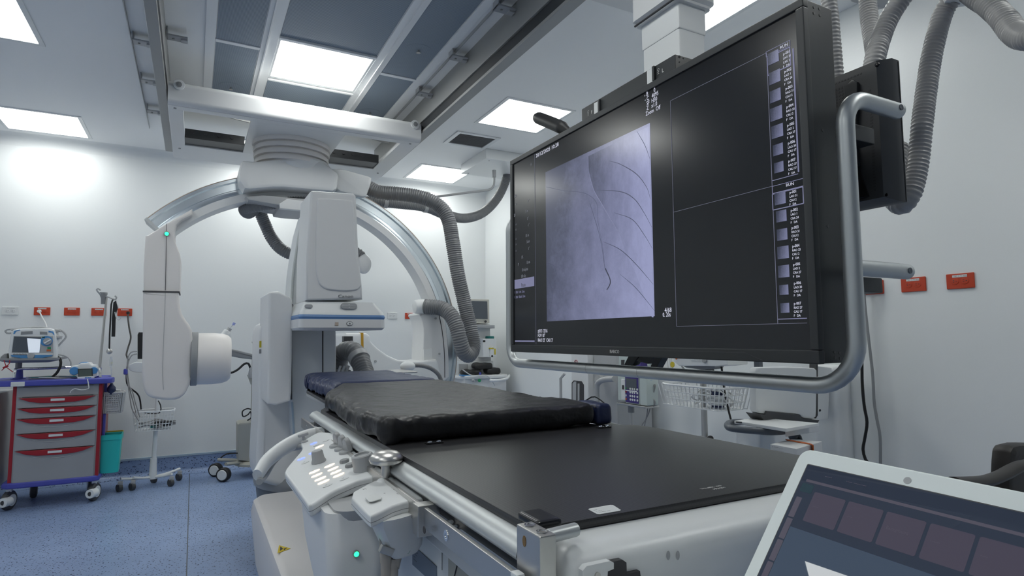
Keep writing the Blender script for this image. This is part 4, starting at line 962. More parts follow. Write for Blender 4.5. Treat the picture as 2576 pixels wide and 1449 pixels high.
# ---- tubular frame round the monitor
hb = thing('monitor_handrail', (1.27, 1.5, 1.18), 'silver tubular handrail bent round the big monitor', 'handrail')
TX, TY, r_t = 1.255, .795, .0190
zb = 1.188
YE = 2.388
def arc(c, a, b, r, t0, t1, n=8): return [Vector(c)+Vector(a)*r*math.cos(t)+Vector(b)*r*math.sin(t) for t in [math.radians(t0+(t1-t0)*i/n) for i in range(n+1)]]
path = [V(1.46, TY, 1.83)]+[V(1.40, TY, 1.83)]+arc((TX+.07, TY, 1.76), (1, 0, 0), (0, 0, 1), .07, 90, 180)+[V(TX, TY, 1.6), V(TX, TY, 1.4)]
path += arc((TX, TY+.10, zb+.10), (0, 1, 0), (0, 0, 1), .10, 180, 270)+[V(TX, 1.4, zb), V(TX, 2.0, zb)]+arc((TX, YE-.08, zb+.08), (0, 1, 0), (0, 0, 1), .08, 270, 360)+[V(TX, YE, 1.45), V(TX, YE, 1.78)]+arc((TX+.07, YE, 1.78), (1, 0, 0), (0, 0, 1), .07, 180, 90)+[V(1.40, YE, 1.85)]
build(MB().tube(path, r_t, 24), 'bent_tube', 'alu', hb)
lo = build(MB().cyl((TX, TY, 1.447), (1.463, TY, 1.447), r_t*.95, n=20, bev=.006), 'lower_arm', 'alu', hb)
s = MB()
for q in (V(1.438, TY-r_t*.93, 1.447), V(1.440, TY-r_t*.97, 1.83)): s.lathe(q, (0, -1, 0), [(.007, 0), (.007, .002), (.004, .002), (0, .0002)], 16)
build(s, 'arm_screw', 'slate', lo)
s = MB()
for y in (1.50, 1.78): s.cyl((TX, y, zb), (TX, y+.0012, zb), r_t+.0003, n=24)
build(s, 'tube_joint', 'grey', hb)
# mount behind the monitor
mt = thing('monitor_mount', (1.36, 1.5, 1.45), 'black steel mounting frame behind the monitors with two white reference markers on top', 'monitor mount')
build(MB().box(DXB, DXB+.05, 1.0, 2.1, 1.42, 1.92, .01).box(DXB+.03, 1.44, .84, 1.15, 1.40, 1.436, .004).box(DXB+.03, 1.44, .84, 1.15, 1.76, 1.80, .004).box(1.40, 1.45, .90, 2.0, 1.42, 1.85, .01), 'back_frame', 'charcoal', mt)
build(MB().box(1.335, 1.42, .83, .90, 1.457, 1.470, .003), 'small_bracket', 'charcoal', mt)
build(MB().box(DXB+.02, DXB+.06, 1.30, 1.36, 1.85, 2.10, .004).box(DXB+.02, DXB+.06, 1.70, 1.76, 1.85, 2.10, .004), 'uprights', 'charcoal', mt)
q0, q1 = at(1463, 276, X=1.27), at(1698, 134, X=1.27)
zt_ = (q0.z+q1.z)/2
hr = build(MB().box(1.27, 1.345, q1.y, q0.y, 2.05, zt_, .003), 'head_rail', 'charcoal', mt)
for a, b, s_ in ((1502, 268, 'F'), (1637, 187, 'L')):
    q = at(a, b, X=1.27)
    build(MB().box(1.266, 1.272, q.y-.012, q.y+.014, q.z-.05, q.z+.016, .001), 'white_marker', 'label', hr)
    build(MB().box(1.262, 1.272, q.y-.024, q.y-.014, q.z-.03, q.z+.018, .001), 'marker_stop', 'charcoal', hr)
q = at(1487, 287, X=1.2695); q2 = at(1665, 183, X=1.2695)
textmesh([('F', q, R_, U_, .013), ('L', q2, R_, U_, .013)], 'direction_letters', 'whiteink', hr)
s = MB()
for a, b in ((1480, 281), (1656, 175)):
    q = at(a, b, X=1.2695)
    s.tube([q+V(0, .004*math.cos(t), .004*math.sin(t)) for t in [2*math.pi*i/12 for i in range(12)]], .0006, 5, closed=True)
    s.box(q.x-.001, q.x, q.y-.0006, q.y+.0006, q.z-.014, q.z-.004).box(q.x-.001, q.x, q.y-.004, q.y+.004, q.z-.008, q.z-.0072).box(q.x-.001, q.x, q.y-.004, q.y+.004, q.z-.0145, q.z-.0137)
build(s, 'figure_marks', 'whiteink', hr)
s = MB()
for a, b in ((1709, 143), (1709, 156), (1719, 147)): q = at(a, b, Y=q1.y); s.cyl(q, q-V(0, .001, 0), .004 if b == 143 else .002, n=14)
build(s, 'end_holes', 'seam', hr)
mp = build(MB().tube([at(1350, 296, X=1.25), at(1360, 299, X=1.25), at(1400, 315, X=1.25), at(1422, 326, X=1.25), at(1435, 334, X=1.25)], .026, 16, step=.01, taper=lambda t: min(1, .75+t*3) if t < .1 else (1 if t < .75 else max(.45, 1-(t-.75)*2.4))), 'microphone', 'black', None, 'black foam-covered microphone sticking out over the top edge of the big monitor', 'microphone')
# X brace seen under the monitor
br = MB()
bx = 1.40
for pts in (((1582, 893), (1608, 893), (1592, 918), (1566, 925)), ((1612, 893), (1650, 893), (1628, 915), (1600, 908)), ((1647, 893), (1669, 893), (1650, 928), (1634, 928)), ((1563, 920), (1650, 927), (1650, 936), (1562, 930))):
    br.prism([at(a, b, X=bx) for a, b in pts], V(.03, 0, 0), .002)
build(br, 'cross_brace', 'charcoal', mt)

# ---- telescopic ceiling column and trolley
tc_ = thing('ceiling_column', (1.72, 1.95, CZ), 'white telescopic ceiling column carrying the big monitor', 'ceiling column')
cX = 1.60
a_, b_, c_ = at(1618, 160, X=cX), at(1710, 136, X=cX), at(1775, 130, Y=at(1710, 136, X=cX).y)
cw0, cw1, cl0, cl1 = cX, c_.x, b_.y, a_.y
build(MB().box(cw0, cw1, cl0, cl1, 1.8, 2.62, .008), 'lower_tube', 'white2', tc_)
zj = at(1710, 70, X=cX).z
lt = build(MB().box(cw0-.004, cw1+.004, cl0-.004, cl1+.004, zj, 2.8, .008), 'middle_tube', 'white2', tc_)
zs = at(1700, 10, X=cX).z
build(MB().loft([rr(cw0-.022, cw1+.022, cl0-.02, cl1+.02, z, .02) for z in (zs, zs+.01)]+[rr(cw0-.035, cw1+.035, cl0-.035, cl1+.035, z, .03) for z in (zs+.02, CZ-.06)]), 'upper_sleeve', 'white', tc_)
build(MB().tube([V(cw0-.023, cl0-.021, zs+.006), V(cw0-.023, cl1+.02, zs+.006)], .004, 6), 'sleeve_seal', 'seam', tc_)
build(MB().box(1.40, 2.2, 1.5, 2.5, CZ-.06, CZ-.001, .01), 'trolley', 'white', tc_)
build(MB().box(DXB+.02, cw1, cl0+.03, cl1-.03, 1.78, 1.86, .01), 'support_arm', 'charcoal', tc_)

# ---- second monitor seen from the back
m2 = thing('small_monitor', (1.55, .92, 1.63), 'smaller dark monitor seen from behind with vent slots and curved back cover', 'monitor')
X2 = 1.50
y_r, y_l = at(2212, 300, X=X2).y, 1.28
zT, zB = at(2215, 148, X=X2).z, at(2235, 505, X=X2).z
build(MB().loft([[V(X2, y_l, zB+.012), V(X2, y_r, zB+.012), V(X2, y_r, zT), V(X2, y_l, zT)], [V(X2+.03, y_l+.02, zB), V(X2+.03, y_r-.022, zB), V(X2+.03, y_r-.022, zT+.004), V(X2+.03, y_l+.02, zT+.004)], [V(X2+.06, y_l+.02, zB), V(X2+.06, y_r-.022, zB), V(X2+.06, y_r-.022, zT+.004), V(X2+.06, y_l+.02, zT+.004)]]), 'housing', 'dark', m2)
build(MB().box(X2+.055, X2+.058, y_r-.0235, y_l+.0, zB+.002, zT), 'front_rim', 'charcoal', m2)
s = MB()
def onm(a, b): return at(a, b, X=X2-.0004)
def slot(q, w, h): s.box(X2-.0006, X2+.001, q.y-w/2, q.y+w/2, q.z-h/2, q.z+h/2)
zt2, zt1 = at(2150, 187, X=X2).z, at(2150, 209, X=X2).z
for i in range(30): slot(V(0, y_r+.04+i*.0085, zT-.018), .0045, .004)
for i in range(22):
    for j in range(6): slot(V(0, y_r+.075+i*.0085, zT-.036-j*.0088), .0050, .0055)
for i in range(34): slot(V(0, y_r+.020, zT-.07-i*.0078), .006, .0036)
for i in range(12): slot(V(0, y_r+.085, zT-.14-i*.0065), .055, .0028)
build(s, 'vent_slots', 'seam', m2)
cur = [(.118, zT-.03), (.085, zT-.10), (.078, zT-.17), (.068, zT-.23), (.050, zB+.06), (.030, zB+.02), (.30, zB+.02), (.30, zT-.03)]
arm2 = [(.058, zT-.028), (.045, zT-.04), (.050, zT-.12), (.058, zT-.20), (.052, zT-.26), (.090, zT-.26), (.088, zT-.16), (.080, zT-.04)]
build(MB().prism([V(X2-.010, y_r+a, z) for a, z in arm2], V(.0115, 0, 0), .003), 'raised_rib', 'charcoal', m2)
build(MB().prism([V(X2-.006, y_r+a, z) for a, z in ((.034, zB+.02), (.050, zB+.075), (.062, zB+.125), (.3, zB+.125), (.3, zB+.02))], V(.007, 0, 0), .002), 'connector_cover', 'black', m2)
q = V(X2-.011, y_r+.10, zB+.135)
k = build(MB().box(X2-.0015, X2-.0005, y_r+.085, y_r+.115, zT-.262, zT-.238), 'white_sticker', 'label', m2)
s = MB(); [s.box(X2-.002, X2-.0014, y_r+.088, y_r+.112, zT-.259+i*.0034, zT-.2580+i*.0034) for i in range(6)]
build(s, 'sticker_lines', 'ink', k)
s = MB(); q = at(2207, 163, X=X2-.0005); s.lathe(q, (-1, 0, 0), [(.006, 0), (.005, .003), (0, .004)], 16); q = at(2230, 490, X=X2-.0005); s.lathe(q, (-1, 0, 0), [(.004, 0), (0, .002)], 16)
build(s, 'corner_screw', 'blackgloss', m2)
# ---- hoses beside the monitors
def hose_thing(pts, r, label, pitch=.012, amp=.075):
    P = [at(a, b, X=x) for a, b, x in pts]
    o = build(MB().tube(P, r, 16, step=pitch/4.01, rib=(pitch, amp)), 'corrugated_hose', 'hose2', None, label, 'hose', 'grey corrugated hoses by the monitors', sharp=60)
    return o
hose_thing([(2068, -60, 1.62), (2082, -10, 1.62), (2090, 40, 1.62), (2095, 100, 1.62), (2100, 160, 1.62), (2105, 215, 1.62), (2110, 280, 1.60), (2112, 340, 1.58)], .0205, 'grey corrugated hose rising straight behind the right edge of the big monitor')
hose_thing([(2180, -30, 2.10), (2184, 20, 2.10), (2190, 70, 2.08), (2198, 115, 2.05), (2204, 160, 2.0), (2210, 210, 1.98)], .0275, 'short grey corrugated hose hanging behind another one, under the ceiling plate')
hose_thing([(2310, -60, 1.80), (2272, -8, 1.80), (2240, 40, 1.78), (2218, 90, 1.75), (2203, 140, 1.70), (2195, 190, 1.68), (2192, 240, 1.66)], .0262, 'grey corrugated hose entering the top of the smaller monitor housing')
hose_thing([(2425, -25, 1.95), (2398, -6, 1.95), (2374, 30, 1.95), (2358, 80, 1.93), (2342, 150, 1.90), (2330, 230, 1.86), (2320, 310, 1.82), (2312, 390, 1.80), (2302, 450, 1.78), (2288, 495, 1.76), (2268, 516, 1.76), (2250, 500, 1.78), (2252, 440, 1.80), (2262, 370, 1.85)], .0262, 'long grey corrugated hose drooping in a loop right of the smaller monitor')
hose_thing([(2428, -30, 1.95), (2452, -10, 1.93), (2490, 15, 1.90), (2525, 48, 1.86), (2550, 80, 1.82), (2580, 95, 1.78), (2625, 88, 1.74)], .0285, 'grey corrugated hose leaving the picture at the upper right corner')
q = at(2428, -14, X=1.95)
hj = thing('hose_junction', q, 'white plastic junction where two hoses meet at the top of the picture', 'hose junction')
build(MB().lathe(q+V(0, 0, .45), (0, 0, -1), [(0, 0), (.02, 0), (.02, .38), (.05, .40), (.055, .44), (.05, .462), (0, .468)], 24), 'bell', 'white2', hj)
hk = thing('ceiling_hose_plate', (2.2, 1.2, CZ), 'light grey flat plate under the ceiling above the hoses', 'ceiling plate')
pl = [at(a, b, Z=2.62) for a, b in ((2120, -80), (2140, 5), (2205, 27), (2225, 22), (2300, -60))]
build(MB().prism(pl, V(0, 0, .05), .006), 'plate', 'midgrey', hk)
build(MB().cyl(sum(pl, V(0, 0, 0))/5+V(0, 0, .04), V(*(sum(pl, V(0, 0, 0))/5)[:2], CZ), .03), 'drop_rod', 'midgrey', hk)
# ================================================================== EQUIPMENT ALONG THE WALLS
def caster(mb_w, mb_m, x, y, r=.05, w=.03, ang=0.0, z=0.0):
    a = V(math.cos(ang), math.sin(ang), 0)
    mb_w.lathe(V(x, y, z+r)-a*w/2, a, [(0, 0), (r*.85, 0), (r, w*.2), (r, w*.8), (r*.85, w), (0, w)], 22)
    mb_m.lathe(V(x, y, z+r)-a*(w/2+.004), a, [(0, 0), (r*.62, 0), (r*.62, .006), (0, .006)], 18).lathe(V(x, y, z+r)+a*(w/2-.002), a, [(0, 0), (r*.62, 0), (r*.62, .006), (0, .006)], 18)
    mb_m.box(x-.018, x+.018, y-.02, y+.02, z+2*r-.01, z+2*r+.02, .005)
# ---- crash cart
YC = 5.93
cart = thing('crash_cart', (-.88, 6.15, 0), 'grey hospital cart with five red-handled drawers and violet-blue top and base', 'cart')
xl, xr_ = at(30, 1100, Y=YC).x, at(247, 1100, Y=YC).x
zt1, zb1 = at(150, 968, Y=YC).z, at(150, 1212, Y=YC).z
yb = 6.42
build(MB().box(xl, xr_, YC+.012, yb, zb1+.03, zt1, .006), 'body', 'cartgrey', cart)
for x in (xl, xr_): build(MB().box(x-.012, x+.012, YC-.002, yb, zb1+.02, zt1+.004, .004), 'red_side_strip', 'red', cart)
for x in (xl+.03, xr_-.03): build(MB().box(x-.020, x+.020, YC+.0, YC+.02, zb1+.02, zt1, .004), 'corner_post', 'cartgrey', cart)
xt0, xt1 = at(-40, 965, Y=YC).x, at(283, 955, Y=YC).x
tp = [V(a, b, zt1) for a, b in ((xt0, YC-.05), (xt1-.04, YC-.05), (xt1, YC-.01), (xt1+.01, YC+.08), (xr_+.03, YC+.14), (xr_+.03, yb), (xt0, yb))]
top_ = build(MB().prism(chaikin(tp, 2, .12), V(0, 0, .045), .01, 3), 'top_tray', 'cartblue', cart, 'violet-blue plastic top')
bp_ = [V(a, b, zb1-.02) for a, b in ((at(2, 1230, Y=YC).x, YC-.02), (at(250, 1205, Y=YC).x, YC-.02), (at(250, 1205, Y=YC).x, yb), (at(2, 1230, Y=YC).x, yb))]
build(MB().prism(chaikin(bp_, 1, .06), V(0, 0, .045), .012, 3), 'base_tray', 'cartblue', cart, 'violet-blue plastic base')
q = at(27, 967, Y=YC-.05); k = build(MB().box(q.x, q.x+.085, q.y-.003, q.y, q.z-.017, q.z+.017, .002), 'label', 'label', top_); textmesh([('--- -----', (q.x+.012, q.y-.0035, q.z-.008), (1, 0, 0), (0, 0, 1), .009)], 'label_text', 'ink', k)
dr = [(1000, 1018), (1028, 1048), (1053, 1093), (1092, 1135), (1135, 1212)]
dx0, dx1 = at(38, 1100, Y=YC).x+.0, at(240, 1100, Y=YC).x
build(MB().box(dx0-.004, dx1+.006, YC-.004, YC+.02, at(140, 996, Y=YC).z, at(140, 972, Y=YC).z, .003), 'upper_front', 'cartgrey', cart)
zz = [at(140, y, Y=YC).z for y in (998, 1024, 1050, 1087, 1128, 1212)]
for i in range(5):
    z1_, z0_ = zz[i]-.003, zz[i+1]+.003
    d = build(MB().box(dx0, dx1, YC-.012, YC+.02, z0_, z1_, .004), 'drawer', 'cartgrey', cart)
    hw, cx = (dx1-dx0)/2-.01, (dx0+dx1)/2
    pts = [(cx-hw, z1_+.002), (cx+hw, z1_+.002), (cx+hw*.72, z1_-.028), (cx+hw*.45, z1_-.040), (cx, z1_-.044), (cx-hw*.45, z1_-.040), (cx-hw*.72, z1_-.028)]
    h = build(MB().prism([V(a, YC-.026, b) for a, b in pts], V(0, .02, 0), .004), 'handle', 'red', d, 'red handle strip')
    build(MB().box(cx-.045, cx+.045, YC-.029, YC-.026, z1_-.027, z1_-.009, .001), 'white_label', 'label', h)
    lp = [(cx-hw*.62, z1_-.045), (cx-hw*.35, z1_-.062), (cx, z1_-.068), (cx+hw*.35, z1_-.062), (cx+hw*.62, z1_-.045)]
    build(MB().tube([V(a, YC-.013, b) for a, b in lp], .0025, 6, step=.02), 'finger_grip_edge', 'midgrey', d)
w, m_ = MB(), MB()
for i, (px, py) in enumerate(((20, 1283), (240, 1252))):
    g = at(px, py, Z=0); g = V(g.x, YC+.06, 0)
    W, Q = MB(), MB(); caster(W, Q, g.x, g.y, .072, .045, -.35)
    cst = build(Q, 'caster', 'white2', cart); build(W, 'wheel', 'dark', cst)
    build(MB().cyl((g.x+.01, g.y-.03, .072), (g.x-.02, g.y-.085, .072), .035), 'hub', 'white2', cst); build(MB().lathe((g.x-.012, g.y-.072, .072), (-.3, -1, 0), [(.018, 0), (.018, .016), (0, .018)], 16), 'hub_cap', 'seam', cst)
for x in (xl+.08, xr_-.08):
    W, Q = MB(), MB(); caster(W, Q, x, yb-.08, .072, .045, .2); cst = build(Q, 'caster', 'white2', cart); build(W, 'wheel', 'dark', cst)
# guard rail and arm with shelf
rp = [at(36, 950, Y=YC+.02), at(38, 932, Y=YC+.02), at(48, 928, Y=YC+.06), at(95, 927, Y=YC+.2), at(170, 924, Y=YC+.2), at(200, 923, Y=YC+.2), at(245, 926, Y=YC+.06), at(251, 932, Y=YC+.0), at(252, 950, Y=YC)]
build(MB().tube(rp, .010, 10, step=.03), 'guard_rail', 'chrome', cart)
q = at(48, 905, Y=6.15)
build(MB().cyl((q.x, 6.15, zt1+.03), (q.x, 6.15, zt1+.13), .035, .028).cyl((q.x, 6.15, zt1+.03), (q.x, 6.15, zt1+.05), .05), 'shelf_socket', 'cartblue', cart)
sh = build(MB().cyl((q.x, 6.15, zt1+.12), (q.x, 6.15, at(48, 908, Y=6.15).z), .022), 'shelf_post', 'grey', cart)
sx0, sx1 = at(-5, 905, Y=5.95).x, at(150, 905, Y=5.95).x; sz = at(80, 906, Y=5.9).z
build(MB().loft([rr(sx0+.06, sx1-.08, 5.98, 6.25, sz-.022, .03), rr(sx0, sx1, 5.90, 6.3, sz, .03), rr(sx0, sx1, 5.90, 6.3, sz+.016, .03)]), 'raised_shelf', 'grey', cart)
# ---- defibrillator
YF = 5.93
df = thing('defibrillator', (-1.1, 6.0, sz+.016), 'white and blue defibrillator with a grey screen and big dial on the raised shelf', 'defibrillator')
D = lambda a, b, y=YF: at(a, b, Y=y)
bd = build(MB().pix([(22, 905), (20, 885), (26, 845), (32, 830), (46, 827), (120, 825), (134, 828), (141, 845), (144, 885), (143, 905)], YF, YF+.22, .014, ch=1, k=.12), 'body', 'white2', df)
fz = build(MB().pix([(28, 893), (34, 845), (133, 846), (134, 893)], YF-.006, YF+.02, .005), 'front_frame', 'midgrey', bd)
build(MB().pix([(29.5, 886), (35, 846.5), (103, 848), (100, 887)], YF-.010, YF+.02, .003), 'screen', 'screen_off', bd)
build(MB().pix([(68, 851), (102.5, 853), (99, 887), (72, 887)], YF-.0112, YF-.009), 'pale_screen_patch', mat('pale_screen_area', (.7, .74, .78), .2, emit=(.8, .88, 1), es=.45), bd)  # pale patch laid over the grey screen, glowing by its own emission
build(MB().pix([(26, 893), (132, 893), (130, 896), (100, 902), (60, 902), (30, 898)], YF-.012, YF, .003), 'blue_lower_panel', 'devblue', bd)
build(MB().pix([(26, 888.5), (133, 889.5), (133, 893), (26, 893)], YF-.013, YF, .002), 'white_button_strip', 'white2', bd)
for a, b, c_, d_ in ((34, 838, 36, 830), (122, 838, 120, 831)):
    pass
build(MB().pix([(33, 840), (36, 832), (51, 829), (50, 831), (40, 834), (37, 840)], YF-.004, YF, .001).pix([(122, 832), (134, 834), (137, 842), (134, 842), (131, 837), (122, 836)], YF-.004, YF, .001), 'blue_corner', 'devblue', bd)
build(MB().pix([(53, 834), (82, 833), (82, 840), (52, 842)], YF-.004, YF, .001).pix([(100, 834), (118, 835), (119, 842), (100, 841)], YF-.004, YF, .001), 'handle_opening', 'grey', bd)
q = D(117, 858, YF-.006); dl = build(MB().lathe(q, (0, -1, 0), [(.040, 0), (.040, .004), (0, .004)], 26), 'dial_ring', 'devblue', bd)
kk = build(MB().lathe(D(119.5, 859, YF-.009), (0, -1, 0), [(.028, 0), (.026, .016), (0, .016)], 26), 'dial', 'midgrey', dl)
build(MB().obox(D(119.5, 859, YF-.03), (.05, .010, .010), V(.8, 0, .6), V(0, 1, 0), .002), 'dial_grip', 'white2', dl)
build(MB().pix([(105, 847), (114, 847), (113, 850), (106, 850)], YF-.010, YF, .001).pix([(119, 873), (128, 873), (128, 878), (119, 878)], YF-.010, YF, .001), 'green_key', 'green', bd)
build(MB().pix([(117, 879.5), (128, 879.5), (128, 884), (117, 884)], YF-.010, YF, .001), 'orange_key', 'orange', bd)
q = D(78, 895, YF-.012); build(MB().lathe(q, (0, -1, 0), [(.024, 0), (.022, .01), (0, .012)], 22), 'round_key', 'midgrey', bd)
s = MB()
for a in (36, 43, 50, 57, 64): s.prism(oval(D(a, 891.5, YF-.014), .009, .006, (0, -1, 0), (0, 0, 1)), V(0, -.002, 0))
build(s, 'small_keys', 'grey', bd)
build(MB().tube([D(28, 838, 6.0), D(18, 838, 6.0), D(14, 833, 6.0), D(18, 829, 6.0), D(40, 827, 6.0), D(76, 824, 6.0), D(105, 824, 6.0), D(140, 829, 6.0), D(155, 832, 6.0), D(165, 842, 6.0), D(165, 850, 6.0), D(158, 858, 6.0), D(145, 872, 6.0)], .007, 8, step=.02), 'paddle_cable', 'midgrey', df)
build(MB().pix([(25, 829), (40, 826), (76, 824.5), (76, 828), (40, 830), (28, 832)], 5.98, 6.06, .006), 'paddle', 'midgrey', df)
build(MB().pix([(103, 825), (150, 829), (153, 834), (140, 836), (120, 831)], 5.98, 6.06, .006), 'paddle', 'midgrey', df)
build(MB().pix([(139, 843), (152, 846), (150, 853), (140, 850)], 5.95, 6.05, .008), 'cable_plug', 'midgrey', df)
build(MB().tube([D(145, 898, 5.99), D(152, 905, 5.96), D(152, 920, 5.95), D(143, 938, 5.96), D(131, 949, 5.97)], .010, 8, step=.02), 'trunk_cable', 'black', df)
build(MB().tube([D(144, 892, 5.99), D(160, 894, 5.96), D(172, 900, 5.95), D(178, 910, 5.94), D(178, 920, 5.94)], .006, 8, step=.02), 'sensor_cable', 'midgrey', df)
build(MB().pix([(0, 898), (10, 890), (18, 889), (19, 905), (0, 905)], 5.95, 6.08, .01), 'side_paddle', 'grey', df)
build(MB().tube([D(10, 906, 5.89), D(14, 918, 5.88), D(18, 925, 5.87), D(33, 936, 5.87)], .003, 6, step=.02).tube([D(24, 906, 5.89), D(23, 915, 5.88), D(4, 932, 5.87)], .003, 6, step=.02), 'red_lead', 'red', df)
build(MB().obox(D(14, 923, 5.87), (.035, .014, .014), V(1, 0, .6), V(0, 1, 0), .003), 'lead_clip', 'red', df)
# leads lying on the cart top
ld_ = thing('lead_bundle', (-1.08, 5.98, zt1+.045), 'small tangle of grey patient leads lying on the cart top', 'cable bundle')
for k in range(5):
    P = [V(-1.13+.05*i+.015*math.sin(i*2+k), 5.95+.03*math.sin(i*1.3+k*1.1), zt1+.052+.004*k) for i in range(7)]
    build(MB().tube(P, .004, 6, step=.012), 'lead', ('cable', 'cable', 'cablew', 'dgreen', 'cable')[k], ld_)
# ---- small white and blue unit on the cart
YM = 5.93
pm = thing('pacemaker_unit', (-.72, 5.98, zt1+.045), 'small white and blue device with a dark green display on the cart top', 'bedside device')
build(MB().pix([(174, 951), (176, 921), (196, 919), (203, 913), (225, 912), (230, 918), (243, 918), (245, 950)], YM+.02, YM+.15, .012, ch=1, k=.12), 'body', 'white2', pm)
build(MB().pix([(197, 915), (205, 911), (218, 911), (222, 914)], YM+.03, YM+.12, .004), 'blue_handle', 'devblue', pm)
build(MB().lathe(at(187, 933, Y=YM+.02), (0, -1, 0), [(.033, 0), (.030, .008), (0, .01)], 22), 'blue_disc', 'devblue', pm)
build(MB().lathe(at(236, 932, Y=YM+.02), (0, -1, 0), [(.028, 0), (.026, .008), (0, .01)], 22), 'blue_disc', 'devblue', pm)
k = build(MB().pix([(195, 928), (232, 927), (233, 948), (197, 949)], YM, YM+.03, .003), 'display_frame', 'seam', pm); build(MB().pix([(198, 930), (230, 929), (231, 946), (199, 947)], YM-.002, YM+.01), 'display', 'lcd', k)
k = build(MB().pix([(194, 948), (236, 946.5), (236, 953), (195, 954)], YM-.012, YM+.03, .003), 'key_strip', 'white2', pm)
s = MB(); [s.box(q.x-.006, q.x+.006, q.y-.002, q.y, q.z-.004, q.z+.004) for q in (at(a, 950, Y=YM-.012) for a in (216, 222, 227))]; build(s, 'blue_keys', 'devblue', k)
build(MB().tube([at(220, 953, Y=YM-.05), at(223, 970, Y=YM-.065), at(222, 978, Y=YM-.065), at(205, 981, Y=YM-.06), at(188, 978, Y=YM-.06), at(178, 984, Y=YM-.06), at(177, 989, Y=YM-.06)], .004, 6, step=.015), 'white_cord', 'cablew', pm)
# ---- IV pole on the cart
ivx = at(254, 900, Y=6.12).x
iv = thing('iv_pole', (ivx-.01, 6.12, zt1-.1), 'steel drip pole with two hooks standing at the right rear of the cart', 'iv pole')
z_top = at(259, 745, Y=6.12).z
pt, pb = V(ivx+.018, 6.12, z_top), V(ivx-.012, 6.12, zt1-.05)
build(MB().cyl(pb, pt, .011, .009), 'pole', 'steel', iv)
build(MB().cyl((ivx-.012, 6.12, zt1-.05), (ivx-.01, 6.12, zt1+.12), .018), 'pole_socket', 'cartblue', iv)
build(MB().lathe(at(259, 765, Y=6.12), (0, 0, 1), [(0, 0), (.015, 0), (.017, .05), (.03, .085), (.028, .10), (0, .10)], 16), 'hub', 'grey', iv)
build(MB().tube([at(258, 745, Y=6.12), at(252, 740, Y=6.1), at(247, 735, Y=6.08), at(243, 729, Y=6.08), at(247, 726, Y=6.08), at(253, 730, Y=6.08)], .006, 8, step=.008), 'hook', 'midgrey', iv)
build(MB().tube([at(262, 746, Y=6.12), at(272, 747, Y=6.1), at(284, 752, Y=6.08), at(291, 753, Y=6.08), at(293, 748, Y=6.08), at(289, 744, Y=6.08)], .006, 8, step=.008), 'hook', 'midgrey', iv)
cf = thing('pressure_cuff_set', at(286, 760, Y=6.08), 'black strap bundle with a stethoscope head hanging from the drip pole hook', 'hanging straps')
build(MB().pix([(285, 760), (292, 756), (296, 775), (291, 790), (289, 847), (280, 847), (281, 800)], 6.05, 6.08, .004), 'black_strap', 'black', cf)
build(MB().tube([at(284, 754, Y=6.06), at(280, 765, Y=6.05), at(278, 800, Y=6.05), at(276, 840, Y=6.05), at(275, 878, Y=6.05)], .006, 8, step=.02), 'tubing', 'black', cf)
build(MB().lathe(at(275, 884, Y=6.05), (0, -1, 0.2), [(0, -.01), (.022, -.01), (.022, .008), (.012, .015), (0, .015)], 18), 'stethoscope_head', 'steel', cf)
build(MB().tube([at(289, 785, Y=6.04), at(292, 798, Y=6.04), at(298, 805, Y=6.04), at(304, 800, Y=6.04)], .004, 6, step=.01).tube([at(290, 756, Y=6.06), at(296, 768, Y=6.06), at(298, 776, Y=6.06)], .006, 6, step=.01), 'white_clip', 'cablew', cf)
dp = thing('drip_set', at(280, 897, Y=6.12), 'clear drip chamber and tube hanging beside the steel pole', 'drip set')
build(MB().cyl(at(280, 900, Y=6.1), at(280, 960, Y=6.1), .004, n=8), 'tube', 'glass', dp)
build(MB().lathe(at(280, 897, Y=6.1), (0, 0, -1), [(0, 0), (.010, 0), (.012, .03), (.012, .08), (.004, .09), (0, .09)], 14), 'chamber', 'glass', dp)
build(MB().box(*(lambda q: (q.x-.008, q.x+.008, q.y-.008, q.y+.008, q.z-.003, q.z+.003))(at(280, 913, Y=6.1))), 'yellow_mark', 'yellow', dp)
bb = thing('blue_bulb', at(281, 985, Y=6.0), 'dark blue rubber bulb hanging under the right end of the cart top', 'rubber bulb')
build(MB().lathe(at(281, 964, Y=6.0), (0, 0, -1), [(0, 0), (.010, 0), (.012, .01), (.030, .035), (.032, .06), (.018, .09), (0, .098)], 20), 'bulb', 'navy', bb)
# ---- side basket, turquoise bin, yellow bin
sb_ = thing('side_basket', at(285, 1015, Y=6.05), 'grey perforated plastic basket hooked on the right side of the cart', 'basket')
def basket(parent, nm, material, c, w, d, h, nx, nz, t=.003, taper=.85, wire=.0025, holes=True):
    mb = MB(); x, y, z = c
    for j in range(nz+1):
        k = taper+(1-taper)*j/nz; zz_ = z+h*j/nz; rw = wire*2 if j == nz else wire
        mb.tube(chaikin([V(x-w*k, y-d*k, zz_), V(x+w*k, y-d*k, zz_), V(x+w*k, y+d*k, zz_), V(x-w*k, y+d*k, zz_)], 2, .15), rw, 6, closed=True)
    for i in range(nx+1):
        u = -1+2*i/nx
        mb.tube([V(x+w*u, y-d, z+h), V(x+w*u*taper, y-d*taper, z), V(x+w*u*taper, y+d*taper, z), V(x+w*u, y+d, z+h)], wire, 5)
    n2 = max(2, int(nx*d/w))
    for i in range(1, n2):
        u = -1+2*i/n2
        mb.tube([V(x-w, y+d*u, z+h), V(x-w*taper, y+d*u*taper, z), V(x+w*taper, y+d*u*taper, z), V(x+w, y+d*u, z+h)], wire, 5)
    return build(mb, nm, material, parent)
q0, q1 = at(257, 990, Y=5.98), at(308, 1038, Y=5.98)
basket(sb_, 'grid_wall', 'midgrey', ((q0.x+q1.x)/2, 6.07, q1.z), (q1.x-q0.x)/2, .08, q0.z-q1.z, 11, 9, wire=.0055, taper=.82)
